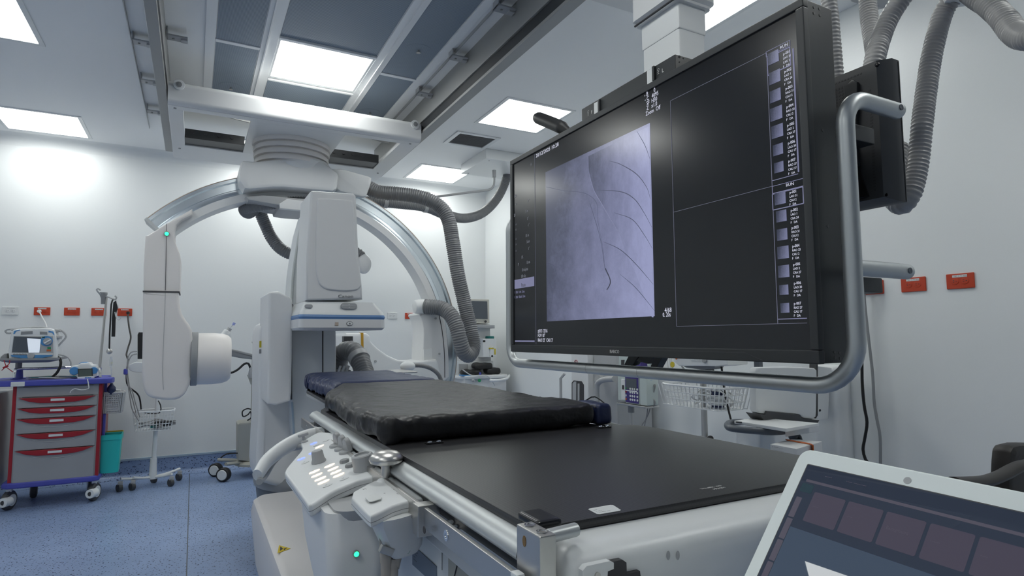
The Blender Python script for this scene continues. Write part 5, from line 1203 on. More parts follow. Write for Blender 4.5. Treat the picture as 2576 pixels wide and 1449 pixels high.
build(MB().box(q0.x+.02, q1.x-.02, 6.0, 6.14, q1.z+.02, q1.z+.08), 'inner_packets', mat('packet_mixed', (.45, .46, .44), .5, noise_col=(30, .4)), sb_)
bt_ = thing('pump_bottle', at(297, 1000, Y=6.05), 'small white pump bottle standing in the grey side basket', 'bottle')
q = at(298, 1010, Y=6.05); build(MB().lathe(q, (0, 0, 1), [(0, 0), (.025, 0), (.025, .05), (.01, .065), (.01, .085), (0, .085)], 16), 'bottle', 'label', bt_); build(MB().box(q.x-.035, q.x+.012, q.y-.008, q.y+.008, q.z+.085, q.z+.10, .003), 'pump_head', 'white2', bt_)
pk = build(MB().sphere(at(279, 994, Y=6.05), .035, (1.1, .8, .9), 10), 'crumpled_packet', 'label', None, 'white crumpled packet sticking out of the grey side basket', 'packet')
tq = [at(252, 1095, Y=6.0), at(309, 1100, Y=6.0), at(298, 1192, Y=6.0), at(250, 1190, Y=6.0)]
def bin_(c, w0, w1, d0, d1, z0, z1, nm, mt_, lab):
    t = thing(nm, (c[0], c[1], z0), lab, 'bin')
    rg = [rr(c[0]-w0, c[0]+w0, c[1]-d0, c[1]+d0, z0, .02), rr(c[0]-w1*.93, c[0]+w1*.93, c[1]-d1*.93, c[1]+d1*.93, z1-.045, .02), rr(c[0]-w1, c[0]+w1, c[1]-d1, c[1]+d1, z1-.043, .02), rr(c[0]-w1, c[0]+w1, c[1]-d1, c[1]+d1, z1, .02), rr(c[0]-w1*.92, c[0]+w1*.92, c[1]-d1*.92, c[1]+d1*.92, z1-.002, .02), rr(c[0]-w0*.95, c[0]+w0*.95, c[1]-d0*.95, c[1]+d0*.95, z0+.01, .02)]
    build(MB().loft(rg), 'tub', mt_, t); return t
zt_b, zb_b = at(280, 1094, Y=6.0).z, at(275, 1191, Y=6.0).z
bx_ = (at(248, 1100, Y=6.0).x+at(309, 1100, Y=6.0).x)/2
bin_((bx_-.01, 6.09), .068, .085, .07, .085, zb_b, zt_b, 'turquoise_bin', 'teal', 'turquoise plastic waste bin hung on the right side of the cart')
k = bin_((bx_-.015, 6.30), .06, .075, .06, .07, zb_b+.02, at(280, 1088, Y=6.25).z, 'yellow_bin', 'yellow', 'yellow plastic bin just visible behind the turquoise one')
pst = build(MB().box(xr_+.014, xr_+.034, 6.02, 6.05, zb_b, zt1, .004), 'side_post', 'cartblue', cart)
# left-hand trunk of another cart at the picture edge
ec = thing('grey_cabinet', (-1.42, 6.3, 0), 'pale grey cabinet with a dark stripe cut off at the left picture edge', 'cabinet')
build(MB().box(-1.9, at(19, 1000, Y=6.1).x-.06, 6.15, 6.6, .12, .88, .02), 'body', 'midgrey', ec)
build(MB().box(-1.9, at(19, 1000, Y=6.1).x-.07, 6.14, 6.16, .50, .53), 'dark_stripe', 'dark', ec)
W, Q = MB(), MB(); caster(W, Q, -1.5, 6.25, .05); caster(W, Q, -1.8, 6.25, .05); caster(W, Q, -1.5, 6.5, .05); caster(W, Q, -1.8, 6.5, .05)
k = build(Q, 'casters', 'midgrey', ec); build(W, 'wheels', 'dark', k)

# ---- cords from the outlets on the back wall
def cord(pts, r, m_, label, plug='white2'):
    P = [at(a, b, Y=y) for a, b, y in pts]
    t = thing('power_cord', P[0], label, 'power cord')
    build(MB().tube(P, r, 8, step=.02), 'cord', m_, t)
    build(MB().cyl(P[0]+V(0, .02, 0), P[0]-V(0, .02, 0), .016, .012, n=14), 'plug', plug, t)
cord([(98, 783, 6.70), (101, 788, 6.66), (107, 800, 6.62), (114, 812, 6.5), (117, 822, 6.3), (118, 840, 6.2)], .006, 'cablew', 'thin white cord hanging from a red outlet behind the defibrillator')
cord([(322, 787, 6.70), (322, 800, 6.66), (325, 825, 6.6), (329, 850, 6.55), (322, 875, 6.5), (318, 893, 6.45), (322, 905, 6.42), (320, 925, 6.4), (318, 945, 6.38), (322, 970, 6.38), (345, 990, 6.38), (352, 1005, 6.4), (355, 1030, 6.4)], .007, 'black', 'black cord from the outlet running down to the white wire basket', 'black')

# ---- rolling stand with wire basket, monitor partly hidden
rs = thing('rolling_stand', (-.26, 6.33, 0), 'white rolling stand with five casters and a wire basket under the grey tube arm', 'rolling stand')
YS = 6.33
bx0 = at(384, 1210, Y=YS).x
pz = at(384, 1000, Y=YS).z
build(MB().cyl((bx0, YS, .10), (bx0+.02, YS, 1.10), .019), 'pole', 'white2', rs)
build(MB().cyl((bx0, YS, .06), (bx0, YS, .24), .032, .026), 'pole_foot', 'white2', rs)
for a, b in ((303, 1206), (335, 1212), (432, 1200), (452, 1188), (390, 1175)):
    e = at(a, b, Y=YS-.10 if b > 1198 else YS+.12)
    l = build(MB().tube([V(bx0, YS, .075), V(bx0+(e.x-bx0)*.55, YS+(e.y-YS)*.5, .085), V(e.x, e.y, .105)], .014, 8, step=.04, flat=.8), 'leg', 'white2', rs)
    W, Q = MB(), MB(); caster(W, Q, e.x, e.y, .032, .022, .6); k = build(Q, 'caster', 'midgrey', l) ; 
    for v_ in W.bm.verts: pass
    W.bm.free()
    build(MB().lathe((e.x-.018, e.y-.012, .032), (.83, .55, 0), [(0, 0), (.031, 0), (.033, .01), (.031, .03), (0, .03)], 16), 'wheel', 'dark', k if False else l)
q0, q1 = at(333, 1047, Y=YS-.13), at(437, 1075, Y=YS-.13)
basket(rs, 'wire_basket', 'white2', ((q0.x+q1.x)/2, YS-.02, q1.z-.02), (q1.x-q0.x)/2, .11, q0.z-q1.z+.05, 12, 3, wire=.003, taper=.86)
s = MB()
for k in range(5): s.tube([V(bx0-.12+.07*i, YS-.06+.03*math.sin(i*1.7+k), q1.z+.01+.012*k+.01*math.sin(i*2+k)) for i in range(5)], .006, 6, step=.015)
build(s, 'coiled_cable', 'cable', rs)
build(MB().obox(((q0.x+q1.x)/2+.07, YS-.05, q1.z+.03), (.13, .07, .04), V(1, 0, -.1), V(0, 1, 0), .012), 'black_adapter', 'black', rs)
build(MB().obox(((q0.x+q1.x)/2+.0, YS-.06, q1.z+.015), (.06, .05, .03), V(1, 0, .1), V(0, 1, 0), .01), 'green_connector', 'dgreen', rs)
build(MB().pix([(322, 925), (325, 917), (340, 911), (380, 911), (380, 938), (340, 937), (326, 932)], YS-.10, YS+.1, .008, ch=1, k=.15), 'round_tray', 'white2', rs)
build(MB().pix([(346, 842), (349, 836), (380, 836), (380, 903), (346, 903)], YS-.05, YS-.02, .003), 'display_panel', 'black', rs)
build(MB().pix([(345, 903), (380, 903), (380, 912), (345, 910)], YS-.05, YS-.0, .003), 'display_foot', 'white2', rs)
s = MB()
for k, pts in enumerate((((345, 884), (330, 886), (322, 900), (320, 925), (323, 955), (328, 985), (335, 1010), (345, 1050)), ((318, 945), (322, 965), (333, 985), (340, 1010), (352, 1050)), ((317, 930), (321, 960), (327, 1000), (333, 1030), (350, 1060)), ((345, 890), (333, 893), (325, 905), (319, 930)))):
    s.tube([at(a, b, Y=YS-.12-.01*k) for a, b in pts], .005, 6, step=.02)
build(s, 'patient_cables', 'cable', rs)
build(MB().obox(at(316, 935, Y=YS-.14), (.03, .03, .05), V(1, 0, 0), V(0, 1, 0), .008), 'blue_clip', 'cartblue', rs)
s = MB(); s.tube([at(a, b, Y=YS-.1) for a, b in ((398, 1008), (404, 1020), (404, 1035), (395, 1040), (372, 1040), (358, 1036))], .005, 6, step=.02); build(s, 'black_cord', 'black', rs)

# ---- beige trolley with jointed arm and hand-held probe
YB = 6.35
bg = thing('beige_trolley', (.53, YB, 0), 'beige trolley with white-hubbed casters and a jointed grey arm, behind the arch tube', 'trolley')
px_ = at(643, 1100, Y=YB).x
build(MB().cyl((px_, YB, .3), (px_-.01, YB, 1.14), .05, .045), 'pole', 'beige', bg)
bl = [(598, 1068), (604, 1064), (660, 1060), (660, 1165), (598, 1158)]
build(MB().pix(bl, YB-.12, YB+.14, .012), 'tall_base_box', 'beige', bg)
build(MB().lathe((px_+.02, YB, .11), (0, 0, 1), [(0, 0), (.20, 0), (.20, .02), (.17, .04), (0, .05)], 24), 'foot_disc', 'beige', bg)
for a, b, y in ((548, 1160, YB+.1), (568, 1172, YB-.16)):
    e = at(a, b, Y=y)
    l = build(MB().tube([V(px_, YB, .13), V(e.x, e.y, .155)], .022, 10, flat=.7), 'leg', 'beige', bg)
    w_ = MB().lathe((e.x-.03, e.y-.02, .062), (.5, .86, 0), [(0, 0), (.055, 0), (.062, .008), (.062, .05), (.055, .058), (0, .058)], 24)
    k = build(w_, 'wheel', 'black', l); build(MB().lathe((e.x-.031, e.y-.022, .062), (-.5, -.86, 0), [(.046, 0), (.042, .006), (0, .008)], 22), 'wheel_cover', 'label', l)
build(MB().pix([(623, 944), (660, 943), (654, 968), (650, 975), (640, 975), (632, 968)], YB-.08, YB+.02, .008), 'holder', 'beige', bg)
build(MB().pix([(566, 876), (580, 877), (610, 884), (640, 892), (650, 900), (640, 905), (605, 901), (580, 896), (565, 895)], YB-.10, YB-.04, .012, ch=1, k=.15), 'jointed_arm', 'grey', bg)
build(MB().cyl(at(643, 912, Y=YB-.05), at(643, 885, Y=YB-.05), .03), 'arm_joint', 'grey', bg)
build(MB().tube([at(562, 935, Y=YB-.12), at(580, 938, Y=YB-.12), at(598, 930, Y=YB-.12), at(614, 916, Y=YB-.12), at(625, 915, Y=YB-.12), at(631, 930, Y=YB-.12)], .010, 8, step=.02), 'curved_cable', 'black', bg)
build(MB().lathe(at(631, 924, Y=YB-.12), (0, 0, -1), [(0, 0), (.012, 0), (.022, .06), (.02, .10), (0, .1)], 14), 'cable_plug', 'midgrey', bg)
build(MB().pix([(634, 860), (648, 858), (650, 872), (640, 870)], YB-.08, YB, .006), 'tray_edge', 'midgrey', bg)
build(MB().cyl(at(671, 820, Y=YB), at(671, 775, Y=YB), .011), 'thin_mast', 'midgrey', bg)
build(MB().tube([at(a, b, Y=YB-.14) for a, b in ((632, 1030), (622, 1028), (610, 1035), (612, 1048), (625, 1042), (630, 1035), (632, 1050), (622, 1058))], .006, 8, step=.01).tube([at(a, b, Y=YB-.14) for a, b in ((598, 1140), (570, 1142), (555, 1152))], .006, 8, step=.02), 'black_cord', 'black', bg)
pr_ = thing('syringe_injector', at(575, 850, Y=YB-.14), 'white tilted injector head with a violet-tipped syringe behind the arch tube', 'injector head')
a_, b_ = at(556, 858, Y=YB-.14), at(574, 832, Y=YB-.14)
build(MB().cyl(a_-(b_-a_)*.3, b_, .045, .035, n=22, bev=.008), 'barrel', 'white2', pr_); build(MB().cyl(b_, b_+(b_-a_)*.25, .02), 'collar', 'midgrey', pr_)
build(MB().cyl(b_+(b_-a_)*.3, at(588, 815, Y=YB-.14), .004), 'needle', 'glass', pr_); build(MB().cyl(at(586, 818, Y=YB-.14), at(590, 812, Y=YB-.14), .012), 'violet_tip', mat('violet_tip', (.35, .4, .75), .4), pr_)
build(MB().pix([(572, 842), (580, 838), (582, 846), (574, 850)], YB-.19, YB-.15, .003).pix([(562, 863), (566, 880), (573, 893), (569, 897), (560, 880)], YB-.16, YB-.14, .004), 'lever', 'white2', pr_)
build(MB().cyl(at(562, 862, Y=YB-.12), at(568, 885, Y=YB-.08), .02), 'neck', 'midgrey', pr_)

# ---- anaesthesia tower in the back corner
YT = 6.05
at_ = thing('anaesthesia_machine', (2.75, 6.25, 0), 'white anaesthesia machine with drawers and grey top shelf in the back right corner', 'anaesthesia machine')
T = lambda a, b, y=YT: at(a, b, Y=y)
build(MB().pix([(1139, 812), (1233, 815), (1236, 908), (1139, 908)], YT+.12, YT+.42, .008), 'back_panel', 'white', at_)
build(MB().pix([(1139, 814), (1245, 818), (1245, 826), (1139, 822)], YT, YT+.42, .006), 'top_shelf', 'midgrey', at_)
build(MB().pix([(1141, 908), (1241, 908), (1245, 945), (1141, 945)], YT+.10, YT+.45, .006), 'middle_block', 'white2', at_)
build(MB().pix([(1155, 915), (1178, 916), (1178, 940), (1155, 938)], YT+.09, YT+.11, .002), 'socket_panel', 'midgrey', at_)
wt = [V(p.x, p.y, 0) for p in (T(1140, 940), T(1170, 944, YT-.12), T(1268, 950, YT-.12), T(1280, 945, YT+.1))]
zw = T(1200, 943).z
x0_, x1_ = T(1148, 950).x, T(1272, 950).x
build(MB().prism(chaikin([V(x0_, YT+.4, zw), V(x0_, YT-.02, zw), V(x0_+.08, YT-.14, zw), V(x1_-.05, YT-.14, zw), V(x1_, YT-.05, zw), V(x1_, YT+.4, zw)], 2, .15), V(0, 0, -.035), .01), 'work_top', 'white2', at_)
build(MB().box(x0_+.05, x1_-.04, YT-.10, YT+.4, .14, zw-.03, .012), 'lower_cabinet', 'white', at_)
for z in (.30, .48, .62): build(MB().box(x0_+.07, x1_-.06, YT-.115, YT-.09, z-.07, z+.07, .006), 'drawer', 'white2', at_)
hd_ = [at(a, b, Y=y) for a, b, y in ((1232, 957, YT-.16), (1250, 957, YT-.2), (1274, 953, YT-.16), (1281, 945, YT-.05))]
build(MB().tube(hd_, .015, 10, step=.02), 'hand_bar', 'white2', at_)
q = at(1206, 957, Y=YT-.145); build(MB().lathe(q, (0, -1, 0), [(.019, 0), (.018, .006), (0, .008)], 20), 'green_button', 'green', at_)
q = at(1190, 957, Y=YT-.145); build(MB().lathe(q, (0, -1, 0), [(.018, 0), (.014, .02), (.008, .03), (0, .03)], 16), 'knob', 'midgrey', at_)
build(MB().tube([at(a, b, Y=YT-.16) for a, b in ((1164, 930), (1175, 938), (1187, 944), (1215, 944), (1226, 946), (1236, 955), (1245, 970))], .006, 6, step=.02), 'white_hose', 'cablew', at_)
build(MB().pix([(1162, 943), (1190, 944), (1190, 947), (1162, 946)], YT-.10, YT-.02, .001), 'blue_mat', 'devblue', at_)
q = at(1208, 943, Y=YT-.15); build(MB().obox(q+V(0, 0, .012), (.02, .02, .03), V(1, 0, 0), V(0, 1, 0), .004), 'blue_clip', 'cartblue', at_)
build(MB().pix([(1205, 858), (1215, 858), (1215, 872), (1205, 874)], YT+.06, YT+.14, .004), 'vaporizer_bracket', 'midgrey', at_)
k = build(MB().box(1.9+.3, 1.9+.52, 6.2, 6.5, .7, .75), 'rail_end', 'steel', at_)
W, Q = MB(), MB()
for x in (x0_+.12, x1_-.12):
    for y in (YT-.02, YT+.32): caster(W, Q, x, y, .06, .04, .3)
k = build(Q, 'casters', 'midgrey', at_); build(W, 'wheels', 'dark', k)
vp = thing('vaporizer', T(1235, 890), 'white gas vaporizer with a dark green dial and yellow tag beside the corner monitor', 'vaporizer')
build(MB().pix([(1215, 852), (1249, 852), (1250, 898), (1216, 899)], YT-.02, YT+.14, .008), 'body', 'white2', vp)
build(MB().lathe(T(1232, 852, YT+.06), (0, 0, 1), [(0, 0), (.05, 0), (.05, .022), (.045, .028), (0, .028)], 24), 'green_dial', 'dgreen', vp)
build(MB().pix([(1234, 876), (1241, 872), (1243, 897), (1233, 898)], YT-.04, YT, .004), 'filler', 'white2', vp)
build(MB().pix([(1244, 877), (1247, 877), (1247, 892), (1244, 892)], YT-.026, YT-.02).pix([(1232, 875), (1242, 875), (1242, 878), (1232, 878)], YT-.044, YT-.02), 'yellow_tag', 'yellow', vp)
build(MB().lathe(T(1238, 896, YT-.04), (0, -1, 0), [(.012, 0), (0, .004)], 14).pix([(1215.5, 856), (1221, 856), (1221, 861), (1215.5, 861)], YT-.022, YT-.01), 'black_plug', 'black', vp)
mo = thing('patient_monitor', T(1208, 815, YT+.1), 'cream-framed patient monitor with a grey blank screen on the anaesthesia machine', 'monitor')
k = build(MB().pix([(1170, 752), (1231, 753), (1232, 812), (1226, 814), (1170, 813)], YT+.06, YT+.14, .008), 'housing', mat('cream_monitor_case', (.62, .61, .55), .4), mo)
build(MB().pix([(1184, 757), (1226, 758), (1227, 803), (1184, 802)], YT+.055, YT+.08, .002), 'screen', 'screen_off', mo)
q = T(1221, 808.5, YT+.058); build(MB().lathe(q, (0, -1, 0), [(.014, 0), (.012, .014), (0, .015)], 18), 'knob', 'dark', mo)
s = MB()
for a in (1199, 1203, 1207.5, 1212, 1216): q = T(a, 807.5, YT+.06); s.box(q.x-.005, q.x+.005, q.y-.004, q.y, q.z-.004, q.z+.004)
build(s, 'keys', 'grey', mo)
build(MB().cyl(T(1205, 815, YT+.12), T(1205, 822, YT+.12), .05), 'foot', 'midgrey', mo)
s = MB(); s.tube([T(a, b) for a, b in ((1160, 778), (1153, 770), (1148, 778), (1158, 790))], .003, 6, step=.01); build(s, 'lead_loop', 'cablew', mo)
for c_, l_ in (((1213, 920), 'upper black face mask pillow on the anaesthesia machine'), ((1238, 932), 'lower right black face mask pillow on the anaesthesia machine'), ((1185, 937), 'lower left black face mask pillow on the anaesthesia machine')):
    q = at(*c_, Y=YT+.0); r = random.Random(c_[0])
    w_ = .13 if c_[0] != 1238 else .10
    build(MB().soft(q.x-w_*.9, q.x+w_*.9, q.y-.05, q.y+.07, q.z-.035, q.z+.032, .03, (20, 12, 8), lambda p, n, h: p+n*.012*noise.noise(p*14+V(q.x, 0, 0))), 'black_cushion', 'black', None, l_.replace('face mask pillow', 'padded cushion'), 'cushion', None)

# ---- things along the right wall behind the monitor
def X(a, b, x): return at(a, b, X=x)
gu = thing('grey_lift_column', (2.8, 4.2, 0), 'pale grey medical column with a dark arched window, left of the infusion pump', 'medical column')
xg = 2.75
def fx(px, x0, x1, r=0.0, ch=0, k=.2): 
    P = [at(a, b, X=x0) for a, b in px]
    if ch: P = chaikin(P, ch, k)
    return MB().prism(P, V(x1-x0, 0, 0), r)
g0, g1 = X(1436, 900, xg), X(1478, 900, xg)
zt_g = 1.22
build(MB().box(xg, 3.12, g1.y, g0.y, .05, zt_g, .012), 'body', 'white', gu)
build(MB().box(xg+.05, 3.14, g1.y-.30, g1.y, .05, zt_g-.05, .02), 'side_body', 'midgrey', gu)
build(fx([(1438, 1010), (1438, 963), (1443, 957), (1462, 959), (1468, 968), (1468, 1014)], xg-.004, xg+.002, 0, 0), 'dark_window', 'seam', gu)
build(fx([(1440, 1012), (1440, 965), (1444, 960), (1449, 960), (1449, 1013)], xg-.010, xg-.003).prism([at(a, b, X=xg-.01) for a, b in ((1453, 965), (1457, 965), (1457, 1012), (1453, 1012))], V(.006, 0, 0)), 'window_fittings', 'midgrey', gu)
s = MB()
q = X(1449, 912, xg-.002); s.tube([q+V(0, .02*math.cos(t), .02*math.sin(t)) for t in [2*math.pi*i/16 for i in range(16)]], .0028, 6, closed=True); s.obox(q, (.002, .02, .006), V(1, 0, 0), V(0, 1, .6))
build(s, 'red_emblem', 'red', gu)
textmesh([('------', X(1447, 906, xg-.001), R_, U_, .008)], 'red_writing', 'red', gu)
build(MB().tube([V(2.70, g0.y+.02, 1.0), V(2.68, g0.y+.05, .96), V(2.68, g0.y+.05, .6)], .012, 8), 'edge_tube', 'midgrey', gu)
build(MB().tube([X(1545, 953, 2.68), X(1520, 955, 2.68), X(1506, 962, 2.68), X(1501, 975, 2.68), X(1501, 1010, 2.68), X(1502, 1060, 2.68), X(1502, 1120, 2.68)], .021, 12, step=.02), 'push_handle', 'midgrey', gu)
build(MB().cyl(X(1505, 955, 2.71), X(1511, 955, 2.76), .03), 'handle_joint', 'midgrey', gu)
# infusion pump on its pole
xp = 2.62
ip = thing('infusion_pump', X(1600, 1020, xp+.08), 'pale green infusion pump with a purple keypad and dark display on a steel pole', 'infusion pump')
zb_p = X(1600, 1018, xp).z; zt_p = X(1600, 945, xp).z
y1_, ym_, y0_ = X(1551, 980, xp).y, X(1573, 980, xp).y, X(1608, 980, xp).y
build(MB().box(xp, xp+.10, y0_-.075, y0_, zb_p, zt_p, .01).box(xp+.0, xp+.10, y0_, ym_, zb_p, zt_p, .006), 'body', 'greencap', ip)
build(MB().box(xp+.01, xp+.09, ym_, y1_, zb_p+.01, zt_p+.01, .006), 'open_door', 'greencap', ip)
build(MB().box(xp+.002, xp+.012, ym_+.006, ym_+.05, zb_p+.02, zb_p+.16, .003), 'door_mechanism', 'white2', ip)
build(MB().box(xp-.002, xp+.01, ym_+.015, ym_+.035, zb_p+.09, zb_p+.12, .003), 'black_clamp', 'seam', ip)
kp = build(MB().box(xp-.006, xp+.003, y0_+.006, ym_-.006, zb_p+.008, zt_p-.008, .003), 'keypad', 'purple', ip)
hgt = zt_p-zb_p
build(MB().box(xp-.0075, xp-.005, y0_+.018, ym_-.016, zb_p+hgt*.50, zt_p-.022), 'display', 'screen_off', kp)
build(MB().box(xp-.0075, xp-.005, y0_+.014, ym_-.012, zb_p+hgt*.435, zb_p+hgt*.475), 'soft_keys', 'white2', kp)
s = MB()
for r_ in range(4):
    for c_ in range(4):
        y = y0_+.018+c_*.022 if c_ else y0_+.012; s.cyl((xp-.006, y, zb_p+.03+r_*.024), (xp-.0085, y, zb_p+.03+r_*.024), .0075, n=12)
build(s, 'number_keys', 'label', kp)
for i, m_ in enumerate(('orange', 'label', 'red', 'green')): build(MB().cyl((xp-.006, ym_-.016, zb_p+.03+i*.024), (xp-.0085, ym_-.016, zb_p+.03+i*.024), .007, n=12), 'coloured_key', m_, kp)
textmesh([('----', V(xp+.03, y0_-.0755, zt_p-.03), (1, 0, 0), U_, .01)], 'name_print', 'devblue', ip)
ps = thing('pump_stand', (xp+.08, y0_, 0), 'steel pole stand with a small tray carrying the infusion pump', 'pump stand')
build(MB().box(xp-.01, xp+.11, y0_-.07, y1_-.01, zb_p-.016, zb_p-.002, .004), 'tray', 'steel', ps)
yp_ = X(1585, 1040, xp+.06).y
build(MB().cyl((xp+.07, yp_, .10), (xp+.07, yp_, zb_p-.01), .014), 'pole', 'steel', ps); build(MB().cyl((xp+.07, yp_, zb_p-.07), (xp+.07, yp_, zb_p-.015), .022), 'collar', 'grey', ps)
for a in range(5):
    t = a*2*math.pi/5; l = build(MB().tube([V(xp+.07, yp_, .11), V(xp+.07+.25*math.cos(t), yp_+.25*math.sin(t), .075)], .012, 8), 'leg', 'steel', ps)
    build(MB().lathe((xp+.07+.25*math.cos(t)-.012, yp_+.25*math.sin(t), .033), (1, 0, 0), [(0, 0), (.033, 0), (.033, .024), (0, .024)], 16), 'wheel', 'dark', l)
cc_ = thing('coiled_pump_cord', X(1640, 990, xp+.1), 'grey coiled cord tied with a black strap hanging from the pump', 'cord')
s = MB(); q = X(1638, 990, xp+.06)
for k in range(3): s.tube([X(1636, 975, xp+.06), X(1646+k, 972-k*2, xp+.06), X(1645, 985, xp+.06), X(1640, 998, xp+.06), X(1646+k, 1010, xp+.06), X(1642, 1022+k, xp+.06), X(1634, 1012, xp+.06), X(1636, 990, xp+.06)], .0045, 6, step=.01)
s.tube([X(1638, 1005, xp+.06), X(1635, 1030, xp+.06), X(1625, 1055, xp+.06), X(1614, 1072, xp+.06), X(1611, 1100, xp+.06)], .004, 6, step=.02)
s.tube([X(1630, 1015, xp+.06), X(1628, 1040, xp+.06), X(1622, 1070, xp+.06), X(1620, 1100, xp+.06)], .004, 6, step=.02)
build(s, 'cord', 'cable', cc_); build(MB().cyl(X(1636, 996, xp+.06), X(1637, 1006, xp+.06), .014, n=12), 'black_strap', 'black', cc_)
# second pump above (partly hidden by the brace)
p2_ = thing('syringe_pump', X(1570, 905, 2.7), 'pale green pump half hidden by the black brace under the big monitor', 'pump')
build(fx([(1556, 888), (1582, 888), (1582, 925), (1556, 925)], 2.7, 2.82, .006), 'body', 'greencap', p2_); build(fx([(1562, 905), (1570, 905), (1568, 922), (1562, 922)], 2.695, 2.71, .002), 'black_part', 'seam', p2_)
build(fx([(1598, 912), (1612, 908), (1612, 926), (1590, 926)], 2.66, 2.72, .003), 'purple_panel', 'purple', p2_); build(fx([(1627, 896), (1640, 894), (1634, 920), (1628, 920)], 2.69, 2.75, .003), 'white_side', 'greencap', p2_)
build(MB().cyl(X(1590, 925, 2.76), X(1590, 945, 2.76), .014), 'clamp_pole', 'steel', p2_)
# monitor on stand with wire basket
xs_ = 2.55
ms = thing('vital_signs_stand', (xs_+.1, 2.6, 0), 'steel pole stand with a cable-filled wire basket below a small white monitor', 'monitor stand')
pb_ = X(1773, 1090, xs_+.1)
build(MB().cyl((xs_+.1, pb_.y, .10), (xs_+.1, pb_.y, X(1770, 935, xs_+.1).z), .018), 'pole', 'steel', ms)
build(MB().cyl(X(1773, 1103, xs_+.1), X(1773, 1097, xs_+.1), .026), 'pole_collar', 'midgrey', ms)
q = X(1787, 1102, xs_+.1); build(MB().sphere(q, .018, (1, 1, .8), 8), 'clamp_knob', 'black', ms)
q0, q1 = X(1652, 970, xs_), X(1808, 1020, xs_)
basket(ms, 'wire_basket', 'white2', (xs_+.14, (q0.y+q1.y)/2, X(1730, 1026, xs_).z), .13, abs(q0.y-q1.y)/2, X(1730, 972, xs_).z-X(1730, 1026, xs_).z, 8, 3, wire=.0034, taper=.88)
zz0 = X(1730, 1026, xs_).z
s = MB()
for k in range(9):
    r = random.Random(k); cy = q1.y+.05+.20*r.random(); rad = .03+.035*r.random()
    s.tube([V(xs_+.10+rad*.7*math.cos(t)+.04*r.random(), cy+rad*math.sin(t), zz0+.035+.008*k+.02*math.sin(t*2+k)) for t in [2*math.pi*i/14 for i in range(14)]], .0045, 6, closed=True)
build(s, 'coiled_leads', 'cablew', ms)
s = MB()
for k in range(4): s.tube([V(xs_+.11+.045*math.cos(t), q1.y+.11+.05*math.sin(t), zz0+.03+.012*k) for t in [2*math.pi*i/18 for i in range(18)]], .007, 7, closed=True)
build(s, 'coiled_hose', 'label', ms); build(MB().cyl((xs_+.11, q1.y+.11, zz0+.01), (xs_+.11, q1.y+.11, zz0+.10), .035), 'blue_cuff_roll', 'navy', ms)
for a in range(5):
    t = a*2*math.pi/5+.3; l = build(MB().tube([V(xs_+.1, pb_.y, .11), V(xs_+.1+.26*math.cos(t), pb_.y+.26*math.sin(t), .075)], .013, 8), 'leg', 'midgrey', ms)
    build(MB().lathe((xs_+.1+.26*math.cos(t)-.012, pb_.y+.26*math.sin(t), .033), (1, 0, 0), [(0, 0), (.033, 0), (.033, .024), (0, .024)], 16), 'wheel', 'dark', l)
vm = thing('vital_signs_monitor', X(1767, 915, xs_+.05), 'small white monitor unit with round knob just below the big monitor', 'monitor')
k = build(fx([(1694, 880), (1828, 880), (1830, 918), (1800, 922), (1706, 920), (1694, 910)], xs_, xs_+.16, .008), 'housing', 'white2', vm)
build(fx([(1698, 880), (1815, 880), (1820, 905), (1702, 901)], xs_-.006, xs_+.01, .003), 'front', 'midgrey', vm)
q = X(1772, 907, xs_-.006); build(MB().lathe(q, (-1, 0, 0), [(.014, 0), (.012, .008), (0, .009)], 18), 'knob', 'midgrey', vm)
s = MB()
for i in range(5): q = X(1738+i*7, 905+i*.5, xs_-.006); s.prism(oval(q, .0055, .004, (-1, 0, 0), (0, 0, 1)), V(-.003, 0, 0))
build(s, 'keys', 'label', vm); q = X(1702, 902, xs_-.006); build(MB().cyl(q, q-V(.004, 0, 0), .006), 'orange_key', 'orange', vm)
build(fx([(1716, 920), (1800, 922), (1795, 928), (1775, 930), (1775, 936), (1790, 936), (1788, 943), (1748, 942), (1746, 934), (1762, 930), (1725, 925)], xs_+.05, xs_+.12, .004), 'bracket', 'grey', vm)
for pts in (((1715, 921), (1722, 930), (1730, 938)), ((1815, 922), (1817, 940), (1821, 975), (1830, 1020), (1840, 1060), (1850, 1085), (1870, 1098), (1900, 1104), (1915, 1106))):
    build(MB().tube([X(a, b, xs_+.10) for a, b in pts], .0055, 8, step=.02), 'black_cable', 'black' if pts[0][0] > 1800 else 'grey', vm)
yt = thing('yellow_tag', X(1692, 917, 2.6), 'round yellow tag hanging on thin tubes between the brace and the white monitor', 'tag')
build(MB().lathe(X(1692, 917, 2.6), (-1, 0, 0), [(.018, 0), (.018, .003), (0, .003)], 18), 'tag', 'yellow', yt)
s = MB()
for a in (1680, 1686, 1690): s.tube([X(a, 885, 2.62), X(a-1, 910, 2.62), X(a+2, 930, 2.62), X(a+1, 940, 2.62)], .0032, 6, step=.02)
build(s, 'thin_tubes', 'cablew', yt)
